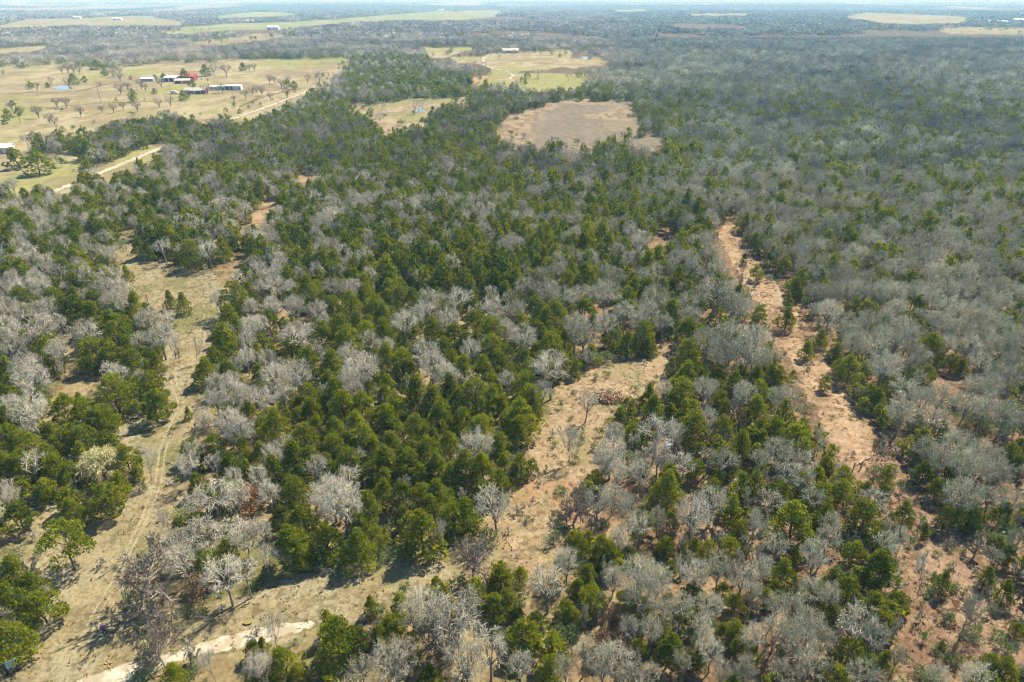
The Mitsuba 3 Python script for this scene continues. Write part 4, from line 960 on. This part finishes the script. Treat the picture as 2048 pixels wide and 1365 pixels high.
# lone trees and little groves out in the far fields
p, r = scatter(330, 1900, 26, 27)
q, _ = pixel(np.column_stack([p, np.zeros(len(p))]))
lone = shapely.contains_xy(shapely.union_all(field_px[3:]), q[:, 0], q[:, 1]) & (meshkit.fbm(np.column_stack([p / 90.0, np.zeros(len(p))]), 3, 17) + r.uniform(-0.12, 0.12, len(p)) > 0.58)
lone &= ~shapely.contains_xy(field_px[13], q[:, 0], q[:, 1])
for x, y in p[lone]:
    w = r.uniform(4, 9)
    if r.random() < 0.3:
        stuff('distant_woods', '', MODEL['cedar2'][r.integers(4)], x, y, w * 0.8, w * 0.9, r.uniform(0, 360))
    else:
        stuff('distant_woods', '', MODEL['bare2'][r.integers(4)], x, y, w, 0.8 * w + 2, r.uniform(0, 360))

# scrub creeping onto the lane, the slope and the clearings' edges
r = np.random.default_rng(29)
for name, n in (('lane', 60), ('slope', 120), ('glade', 46), ('track', 40)):
    poly = Polygon(ground_xy(OPEN[name]))
    x0, y0, x1, y1 = poly.bounds
    done = 0
    while done < n:
        x, y = r.uniform(x0, x1), r.uniform(max(y0, 40), y1)
        if not shapely.contains_xy(poly, x, y) or (name in ('glade', 'track') and poly.exterior.distance(shapely.Point(x, y)) > 4.0):
            continue
        done += 1
        w = r.uniform(0.5, 1.7)
        m = MODEL['shrub1'][r.integers(3)] if r.random() < 0.5 else MODEL['thicket'][r.integers(3)]
        stuff('undergrowth', '', m, x, y, w, w * r.uniform(0.6, 1.3), r.uniform(0, 360))

# ragged brushy margins where the nearer fields meet the woods
r = np.random.default_rng(28)
for g in (FIELD_PX[0], FIELD_PX[1], FIELD_PX[13], FIELD_PX[14]):
    c = shapely.get_coordinates(g.exterior)
    w_ = Polygon(at(c[:, 0], np.maximum(c[:, 1], 4.5))[:, :2]).exterior
    for d in np.arange(0, w_.length, 5.0):
        s = w_.interpolate(d)
        if r.random() < 0.45 and -500 < s.x < 500:
            w = r.uniform(1.4, 4.2)
            m = MODEL['shrub1'][r.integers(3)] if r.random() < 0.6 else MODEL['cedar2'][r.integers(4)] if r.random() < 0.5 else MODEL['thicket'][r.integers(3)]
            stuff('undergrowth', '', m, s.x + r.normal(0, 5), s.y + r.normal(0, 6), w, w * r.uniform(0.6, 1.1), r.uniform(0, 360))

# undergrowth and saplings between the near trees
p, r = scatter(45, 175, 3.0, 26, jitter=0.5)
p = p[free(p, 1.6, 0.6)]
q, _ = pixel(np.column_stack([p, np.zeros(len(p))]))
for (x, y), (px, py) in zip(p, q):
    u = r.random()
    east = px > 1250
    if u > (0.86 if east else 0.93):
        w = r.uniform(1.6, 3.2)
        stuff('undergrowth', '', MODEL['cedar2'][r.integers(4)], x, y, w, w * r.uniform(1.1, 1.6), r.uniform(0, 360))
    elif u < (0.42 if east else 0.24):
        w = r.uniform(0.9, 2.6)
        stuff('undergrowth', '', MODEL['shrub1'][r.integers(3)], x, y, w, w * r.uniform(0.6, 1.0), r.uniform(0, 360))
    elif u < (0.78 if east else 0.46):
        w = r.uniform(1.4, 3.0)
        stuff('undergrowth', '', MODEL['thicket'][r.integers(3)], x, y, w, w * r.uniform(1.0, 1.7), r.uniform(0, 360))

# grass tufts, weeds and fallen twigs on the open ground: nobody could count them
rg = np.random.default_rng(41)
tuft, bits = Mesh(), Mesh()
for name, dens in (('track', 2.6), ('glade', 3.6), ('lane', 1.5), ('slope', 4.5), ('nook', 1.2), ('patch', 1.6)):
    poly = Polygon(ground_xy(OPEN[name])).buffer(1.0)
    x0, y0, x1, y1 = poly.bounds
    n = int((x1 - x0) * (y1 - y0) * dens)
    xy = np.stack([rg.uniform(x0, x1, n), rg.uniform(y0, y1, n)], 1)
    xy = xy[shapely.contains_xy(poly, xy[:, 0], xy[:, 1])]
    clump = meshkit.fbm(np.column_stack([xy / 4.0, np.zeros(len(xy))]), 3, 3)
    xy = xy[clump + rg.uniform(-0.2, 0.2, len(xy)) > 0.47]
    red = name in ('lane', 'patch', 'slope')
    big = rg.random(len(xy))
    for m, cnt, Ls, Ws in ((bits if red else tuft, 5, 0.28, 0.11),):
        b = np.repeat(np.column_stack([xy, np.zeros(len(xy))]), cnt, 0)
        b[:, :2] += rg.normal(0, 0.10, (len(b), 2))
        s = np.repeat(0.5 + 1.1 * big ** 3, cnt)
        d = rg.normal(size=(len(b), 3)) * [1, 1, 0.25] + [0, 0, 0.55]
        kites(m, b, d, Ls * s * rg.uniform(0.6, 1.4, len(b)), Ws * s, np.repeat(big * rg.random(len(xy)), cnt), rg)
scene['grass'] = tuft.ply('grass_blade')
labels['grass'] = {'kind': 'stuff', 'label': 'dry grass tufts and weeds in the clearings'}
scene['leaf_litter'] = bits.ply('litter_blade')
labels['leaf_litter'] = {'kind': 'stuff', 'label': 'brown leaf litter and bunch grass on the lane'}


# ------------------------------------------------------------------ things people made
def paint(name, rgb, rough=0.6):
    if name not in scene:
        scene[name] = {'type': 'twosided', 'bsdf': {'type': 'principled', 'base_color': mikit.proc(lambda p, n, uv: mi.Color3f(rgb) * (0.82 + 0.3 * fbm(p.x * 0.9, p.y * 0.9, p.z * 1.7))), 'roughness': rough}}
    return name


paint('white_metal', (0.72, 0.73, 0.74), 0.4)
paint('white_siding', (0.70, 0.69, 0.66))
paint('red_metal', (0.42, 0.085, 0.06), 0.5)
paint('grey_roof', (0.42, 0.40, 0.37))
paint('dark_brick', (0.14, 0.06, 0.05))
paint('grey_wall', (0.30, 0.30, 0.30))
paint('dark_opening', (0.025, 0.025, 0.03), 0.3)
paint('window_glass', (0.06, 0.075, 0.09), 0.1)
paint('sign_blue', (0.34, 0.48, 0.56), 0.5)
paint('dark_post', (0.035, 0.04, 0.05), 0.6)
paint('old_wood', (0.15, 0.11, 0.08))
paint('tan_wood', (0.30, 0.25, 0.19))
paint('drab_green', (0.16, 0.18, 0.13))
paint('purple_cloth', (0.22, 0.06, 0.28), 0.8)
paint('navy_cloth', (0.03, 0.03, 0.055), 0.8)
paint('skin', (0.48, 0.30, 0.22), 0.55)
paint('straw_hat', (0.66, 0.56, 0.50), 0.8)
paint('boot_leather', (0.05, 0.035, 0.03), 0.6)
paint('tyre_rubber', (0.02, 0.02, 0.02), 0.8)
two('red_earth', lambda p, n, uv: mix((0.13, 0.065, 0.042), (0.21, 0.12, 0.08), fbm(p.x * 3, p.y * 3, p.z * 3)))


def box(x0, x1, y0, y1, z0, z1):
    b = trimesh.creation.box(extents=[x1 - x0, y1 - y0, z1 - z0])
    b.apply_translation([(x0 + x1) / 2, (y0 + y1) / 2, (z0 + z1) / 2])
    return b


def part(key, name, mesh, bsdf, M, smooth=False):
    k = numbered(f'{key}__{name}')
    scene[k] = mikit.ply(mesh, bsdf, smooth=smooth)
    scene[k]['to_world'] = M
    return k


def thing(name, label, cat, px, py, rot, group=None):
    key = numbered(name)
    labels[key] = {'label': label, 'category': cat}
    if group:
        labels[key]['group'] = group
    g = at(px, py)
    return key, T().translate([float(g[0]), float(g[1]), 0.0]).rotate([0, 0, 1], rot)


def gable(L, W, z, rise, over=0.4, thick=0.12):
    m = []
    for s in (-1, 1):
        a = np.array([[-L / 2 - over, 0, z + rise], [L / 2 + over, 0, z + rise], [L / 2 + over, s * (W / 2 + over), z - rise * over / (W / 2)], [-L / 2 - over, s * (W / 2 + over), z - rise * over / (W / 2)]])
        v = np.vstack([a, a + [0, 0, thick]])
        f = np.array([[0, 1, 2], [0, 2, 3], [4, 6, 5], [4, 7, 6], [0, 4, 5], [0, 5, 1], [1, 5, 6], [1, 6, 2], [2, 6, 7], [2, 7, 3], [3, 7, 4], [3, 4, 0]])
        m.append(trimesh.Trimesh(v, f, process=False))
    return trimesh.util.concatenate(m)


def house(name, label, cat, px, py, rot, L, W, H, rise, wall, roof, windows=3, door=True, bays=0, porch=0.0, chimney=False, group=None):
    key, M = thing(name, label, cat, px, py, rot, group)
    body = Polygon([(-W / 2, 0), (W / 2, 0), (W / 2, H), (0, H + rise), (-W / 2, H)])
    w = trimesh.creation.extrude_polygon(body, L, engine='earcut')
    w.apply_transform(np.array([[0, 0, 1, -L / 2], [1, 0, 0, 0], [0, 1, 0, -0.1], [0, 0, 0, 1.0]]))
    part(key, 'wall', w, wall, M)
    r = part(key, 'roof', gable(L, W, H - 0.08, rise), roof, M)
    if chimney:
        k = f'{r}__chimney'
        scene[k] = mikit.ply(box(L * 0.2, L * 0.2 + 0.9, 0.4, 1.2, H, H + rise + 1.0), 'dark_brick')
        scene[k]['to_world'] = M
    y = -W / 2
    n = windows + (1 if door else 0) + bays
    xs = (np.arange(n) + 0.5) / max(n, 1) * L - L / 2
    for i, x in enumerate(xs):
        if i < bays:
            part(key, 'bay_opening', box(x - L / n * 0.38, x + L / n * 0.38, y - 0.05, y + 0.25, 0.05, H * 0.82), 'dark_opening', M)
        elif door and i == bays + windows // 2:
            d = part(key, 'door', box(x - 0.5, x + 0.5, y - 0.07, y + 0.05, 0.05, 2.1), 'white_siding' if wall != 'white_siding' else 'grey_wall', M)
            scene[f'{d}__handle'] = mikit.ply(box(x + 0.34, x + 0.42, y - 0.13, y - 0.07, 0.98, 1.08), 'dark_post')
            scene[f'{d}__handle']['to_world'] = M
        else:
            wd = part(key, 'window', box(x - 0.75, x + 0.75, y - 0.04, y + 0.1, 0.9, 2.05), 'window_glass', M)
            scene[f'{wd}__sill'] = mikit.ply(box(x - 0.85, x + 0.85, y - 0.12, y - 0.042, 0.82, 0.896), 'white_siding')
            scene[f'{wd}__sill']['to_world'] = M
    if porch:
        part(key, 'porch_roof', box(-L * 0.35, L * 0.35, y - porch, y - 0.01, H - 0.35, H - 0.22), roof, M)
        for x in (-L * 0.34, 0, L * 0.34):
            part(key, 'porch_post', box(x - 0.08, x + 0.08, y - porch + 0.05, y - porch + 0.21, 0, H - 0.352), 'white_siding', M)
    return key


house('long_brick_house', 'long dark brick house with a pale roof in the farm pasture', 'house', 393, 187, 4, 15.5, 7, 2.8, 1.5, 'dark_brick', 'grey_roof', windows=4, porch=2.2, chimney=True)
house('mobile_home', 'longer white mobile home right of the brick house', 'mobile home', 441, 180, 5, 15, 4.5, 2.9, 0.6, 'white_siding', 'white_metal', windows=4, group='white mobile homes')
house('mobile_home', 'shorter white mobile home with a blue-grey open bay', 'mobile home', 469, 180, 5, 12, 5.5, 3.4, 0.7, 'white_siding', 'white_metal', windows=1, bays=2, group='white mobile homes')
house('barn', 'red roofed barn under a big cedar in the pasture', 'barn', 376, 162, 8, 14, 10, 4.0, 2.2, 'red_metal', 'red_metal', windows=0, bays=2, door=True)
house('shed', 'low red shed with a white roof before the barn', 'shed', 367, 167, 6, 12, 6, 2.8, 1.0, 'red_metal', 'white_metal', windows=1, bays=1)
house('shed', 'white roofed open shed left of the red barn', 'shed', 346, 163, 6, 13, 8, 3.6, 1.4, 'white_siding', 'white_metal', windows=0, bays=3, door=False)
house('shed', 'small white roofed shed among pasture trees', 'shed', 297, 163, 6, 10, 6, 2.6, 1.0, 'grey_wall', 'white_metal', windows=1)
house('shed', 'white shed at the left edge below the county road', 'shed', 8, 306, 20, 8.5, 6, 3.0, 1.3, 'white_siding', 'white_metal', windows=1, bays=1, group=None)
house('ranch_house', 'grey ranch house at the head of the greenish pasture', 'house', 1021, 106, 3, 22, 11, 3.4, 2.6, 'grey_wall', 'grey_roof', windows=4, porch=2.5)
FAR = [('white roofed farm building at the back of a far field', 155, 38, 26, 14), ('pair of pale sheds in the far tan field', 236, 41, 28, 14), ('long pale roofed barn by a far green field', 547, 60, 26, 14), ('small white building behind a far tree row', 500, 46, 26, 12),
       ('white house on top of the bright green field', 882, 23, 42, 24), ('dark roofed house right of the white hill house', 913, 23, 36, 18), ('large white building in the far brown field', 1994, 48, 62, 26), ('white barn at the far right edge', 2038, 43, 50, 24)]
for label, px, py, L, W in FAR:
    dark = label.startswith('dark')
    house('distant_building', label, 'building', px, py, 5, L, W, 6.0, 3.0, 'grey_wall' if dark else 'white_siding', 'dark_brick' if dark else 'white_metal', windows=2, bays=1)

# parked vehicle by the brick house
key, M = thing('white_van', 'white van parked left of the brick house', 'van', 349, 188, 12)
van = trimesh.creation.extrude_polygon(Polygon([(-2.5, 0.45), (2.4, 0.45), (2.5, 1.1), (1.6, 1.25), (1.0, 2.05), (-2.4, 2.1), (-2.55, 1.2)]), 1.9, engine='earcut')
van.apply_transform(np.array([[1, 0, 0, 0], [0, 0, 1, -0.95], [0, 1, 0, 0], [0, 0, 0, 1.0]]))
part(key, 'body', van, 'white_metal', M)
for s in (-1, 1):
    part(key, 'side_window', box(-2.2, 0.9, s * 0.97 - 0.02, s * 0.97 + 0.02, 1.3, 1.85), 'window_glass', M)
    for x in (-1.6, 1.5):
        wh = trimesh.creation.cylinder(0.38, 0.28, sections=16)
        wh.apply_transform(trimesh.transformations.rotation_matrix(math.pi / 2, [1, 0, 0]))
        wh.apply_translation([x, s * 0.86, 0.38])
        part(key, 'wheel', wh, 'tyre_rubber', M)
key, M = thing('cattle_guard_gate', 'white gate panel beside the far end of the county road', 'gate', 605, 178, 15)
part(key, 'frame', trimesh.util.concatenate([box(-4, 4, -0.05, 0.05, z, z + 0.09) for z in (0.3, 1.5)] + [box(x - 0.05, x + 0.05, -0.047, 0.047, 0.39, 1.5) for x in (-3.95, 0, 3.95)]), 'white_metal', M)
for z in (0.6, 0.9, 1.2):
    part(key, 'rail', box(-3.9, 3.9, -0.03, 0.03, z, z + 0.06), 'white_metal', M)

# sign board, seen from behind
key, M = thing('signboard', 'blue-grey signboard on two dark posts in the lower left corner', 'sign', 27, 1343, 30)
part(key, 'panel', box(-0.62, 0.62, -0.02, 0.02, 0.62, 1.62), 'sign_blue', M)
for x in (-0.55, 0.55):
    part(key, 'post', box(x - 0.07, x + 0.07, -0.165, -0.025, -0.2, 1.5), 'dark_post', M)
part(key, 'brace', box(-0.34, -0.26, -0.06, -0.022, 0.5, 1.45), 'white_metal', M)

# white topped box on legs
key, M = thing('stand_box', 'white topped box standing on legs in the grey woods', 'box', 1335, 906, 20)
part(key, 'lid', box(-0.62, 0.62, -0.55, 0.55, 1.65, 1.78), 'white_metal', M)
part(key, 'cabin', box(-0.52, 0.52, -0.45, 0.45, 0.55, 1.648), 'drab_green', M)
part(key, 'opening', box(-0.32, 0.32, -0.47, -0.44, 1.15, 1.45), 'dark_opening', M)
for x in (-0.45, 0.45):
    for y in (-0.4, 0.4):
        part(key, 'leg', box(x - 0.05, x + 0.05, y - 0.05, y + 0.05, -0.1, 0.548), 'old_wood', M)

# posts, poles, logs
for px, py, h, label in ((1706, 941, 1.4, 'left one of two weathered posts on the lane'), (1721, 938, 1.5, 'right one of two weathered posts on the lane'), (255, 592, 1.5, 'thin fence post left in the upper clearing'),
                         (295, 603, 1.6, 'thin fence post right in the upper clearing'), (352, 716, 1.8, 'left grey fence post where the clearing narrows'), (359, 716, 1.9, 'right grey fence post where the clearing narrows')):
    key, M = thing('fence_post', label, 'post', px, py, 0, 'old fence posts')
    m = Mesh()
    rod(m, [[0, 0, -0.2], [0.02, 0.01, h * 0.6], [0.05, 0.0, h], [0.05, 0, h + 0.03]], [0.11, 0.10, 0.09, 0.02], 7)
    scene[key] = m.ply('old_wood', to_world=M)
for px, py, label in ((577, 130, 'power pole standing in the tan pasture below the woods'), (202, 206, 'power pole at the lower edge of the pasture'), (41, 246, 'power pole at the left of the pasture')):
    key, M = thing('power_pole', label, 'pole', px, py, 15, 'power poles of the farm pasture')
    m = Mesh()
    rod(m, [[0, 0, -0.3], [0, 0, 6], [0, 0, 11.5]], [0.17, 0.14, 0.11], 8)
    k = f'{key}__pole'
    scene[k] = m.ply('old_wood', to_world=M)
    part(key, 'crossarm', box(-1.2, 1.2, -0.06, 0.06, 10.4, 10.55), 'old_wood', M)
    for x in (-1.0, 0.45, 1.0):
        part(key, 'insulator', trimesh.creation.cylinder(0.06, 0.22, sections=8, transform=trimesh.transformations.translation_matrix([x, 0, 10.66])), 'grey_wall', M)


def fallen(name, label, px, py, L, rot, r, seed, limbs=4, bsdf='deadwood', lift=0.15, group=None):
    key, M = thing(name, label, 'log', px, py, rot, group)
    rs = np.random.default_rng(seed)
    m = Mesh()
    path = np.stack([np.linspace(-L / 2, L / 2, 7), rs.normal(0, 0.10, 7) * L * 0.2, lift + np.abs(rs.normal(0, 0.08, 7))], 1)
    rod(m, path, np.linspace(r, r * 0.35, 7), 7)
    scene[f'{key}__trunk'] = m.ply(bsdf, to_world=M)
    for i in range(limbs):
        b = Mesh()
        p = path[rs.integers(2, 6)]
        d = unit(rs.normal(size=3) * [0.8, 1, 0.2] + [0.6, 0, 0.5])
        rod(b, [p, p + d * L * 0.12, p + d * L * 0.25 + [0, 0, 0.1]], [r * 0.5, r * 0.35, r * 0.1], 5)
        scene[numbered(f'{key}__branch')] = b.ply(bsdf, to_world=M)


fallen('fallen_log', 'pale fallen log on the reddish slope above the tall bare tree', 1961, 1084, 3.6, 76, 0.09, 3, 2)
fallen('fallen_log', 'bent whitish log lying beside the two posts', 1729, 922, 3.0, 35, 0.14, 4, 3)
fallen('fallen_log', 'whitish toppled branches beneath cedars at the upper clearing edge', 212, 578, 8.0, 150, 0.16, 5, 9, lift=0.9)
fallen('fallen_log', 'grey dead limb under the cedar at the lower left', 64, 1283, 6.5, 48, 0.12, 6, 6, lift=0.5)
fallen('fallen_log', 'white bare limbs among the dark cedars above the glade', 648, 958, 4.0, 120, 0.16, 7, 8, lift=3.2)

# brush pile in the glade
key, M = thing('brush_pile', 'reddish brown brush pile of dead branches in the sandy glade', 'brush pile', 1217, 801, 0)
mound = trimesh.creation.icosphere(subdivisions=4, radius=1.0)
v = mound.vertices * [2.3, 1.5, 0.75]
v = v * (1 + 0.45 * (meshkit.fbm(v * 1.3, 3, 2)[:, None] - 0.5)) + [0.3, 0, 0.1]
part(key, 'red_mound', (v, mound.faces), 'red_earth', M)
for i in range(46):
    rs = np.random.default_rng(500 + i)
    a, c = rs.uniform(0, 6.28), np.array([rs.normal(0, 1.5), rs.normal(0, 0.9), rs.uniform(0.35, 0.95)])
    d = np.array([math.cos(a), math.sin(a), rs.normal(0, 0.22)])
    L = rs.uniform(1.4, 3.2)
    m = Mesh()
    rod(m, [c - d * L / 2, c + [0, 0, 0.12], c + d * L / 2], [0.075, 0.055, 0.02], 5)
    kites(m, np.repeat((c + d * L * 0.3)[None], 10, 0) + rs.normal(0, 0.25, (10, 3)), rs.normal(size=(10, 3)), 0.5, 0.12, 0.5, rs)
    scene[numbered(f'{key}__branch')] = m.ply('deadwood' if i % 3 == 0 else 'bark_dark' if i % 3 == 1 else 'brown_leaf', to_world=M)


# the person: one body, clothes over it
def bones(chain, n=12):
    """Joints with radii, each bone the hull of the spheres at its two joints, all in one solid."""
    solid = m3.Manifold()
    for a, b in chain:
        balls = [m3.Manifold.sphere(r, n).translate([x, y, z]) for x, y, z, r in (a, b)]
        solid = solid + m3.Manifold.batch_hull(balls)
    return solid


key, M = thing('person', 'person walking in a purple top, dark trousers and pale hat', 'person', 211, 1269, 200)
neck, head = (0, 0.02, 1.47, 0.055), (0, 0.05, 1.60, 0.098)
sh = {s: (s * 0.18, 0.0, 1.38, 0.062) for s in (-1, 1)}
el = {s: (s * 0.25, -0.05 + 0.10 * (s > 0), 1.11, 0.046) for s in (-1, 1)}
wr = {s: (s * 0.24, 0.06 + 0.12 * (s > 0), 0.90, 0.032) for s in (-1, 1)}
hip = {s: (s * 0.095, 0, 0.90, 0.095) for s in (-1, 1)}
kn = {s: (s * 0.10, 0.10 * s + 0.06, 0.49, 0.062) for s in (-1, 1)}
an = {s: (s * 0.10, 0.16 * s - 0.03, 0.09, 0.042) for s in (-1, 1)}
chest, waist = (0, 0, 1.27, 0.15), (0, 0, 1.04, 0.125)
skin = [(neck, head), (chest, neck), (head, (0, 0.115, 1.565, 0.05)), ((0, 0.15, 1.60, 0.014), (0, 0.165, 1.575, 0.016)), (chest, waist)]
for s in (-1, 1):
    skin += [((s * 0.095, 0.04, 1.61, 0.02), (s * 0.10, 0.03, 1.58, 0.016)), (sh[s], el[s]), (el[s], wr[s]), (chest, sh[s])]
    x, y, z, _ = wr[s]
    palm = (x, y + 0.03, z - 0.085, 0.026)
    skin += [(wr[s], palm)]
    for i, L in enumerate((0.062, 0.075, 0.070, 0.055)):
        k = (x + (i - 1.5) * 0.019, y + 0.035, z - 0.095, 0.0095)
        m_ = (k[0], k[1] + 0.012, k[2] - L * 0.55, 0.0085)
        skin += [(palm, k), (k, m_), (m_, (m_[0], m_[1] + 0.016, m_[2] - L * 0.42, 0.007))]
    skin += [((x - s * 0.02, y + 0.03, z - 0.035, 0.011), (x - s * 0.045, y + 0.055, z - 0.075, 0.0095))]
part(key, 'body', bones(skin), 'skin', M, smooth=40)
shirt = [((0, 0, 1.40, 0.085), (0, 0, 1.27, 0.168)), ((0, 0, 1.27, 0.168), (0, 0, 0.98, 0.150))]
for s in (-1, 1):
    shirt += [((s * 0.18, 0, 1.385, 0.078), (0, 0, 1.30, 0.15)), ((s * 0.18, 0, 1.385, 0.078), (*el[s][:3], 0.062)), ((*el[s][:3], 0.062), tuple(np.array((*wr[s][:3], 0.045)) * 0.8 + np.array((*el[s][:3], 0.06)) * 0.2))]
part(key, 'purple_top', bones(shirt, 16), 'purple_cloth', M, smooth=40)
legs = [((0, 0, 0.97, 0.140), (0, 0, 0.90, 0.145))]
for s in (-1, 1):
    legs += [((s * 0.09, 0, 0.90, 0.112), (*kn[s][:3], 0.078)), ((*kn[s][:3], 0.078), (*an[s][:3], 0.062))]
    part(key, 'boot', bones([((an[s][0], an[s][1] - 0.03, 0.055, 0.05), (an[s][0], an[s][1] + 0.15, 0.045, 0.042)), ((*an[s][:3], 0.056), (an[s][0], an[s][1], 0.05, 0.05))]), 'boot_leather', M, smooth=40)
part(key, 'trousers', bones(legs, 16), 'navy_cloth', M, smooth=40)
hat = trimesh.creation.revolve(np.array([[0, 0.13], [0.085, 0.12], [0.105, 0.03], [0.115, 0.005], [0.22, -0.015], [0.22, -0.03], [0.10, -0.02], [0.095, 0.02], [0, 0.10]]), sections=24)
hat.apply_translation([0, 0.045, 1.655])
part(key, 'hat', hat, 'straw_hat', M, smooth=40)
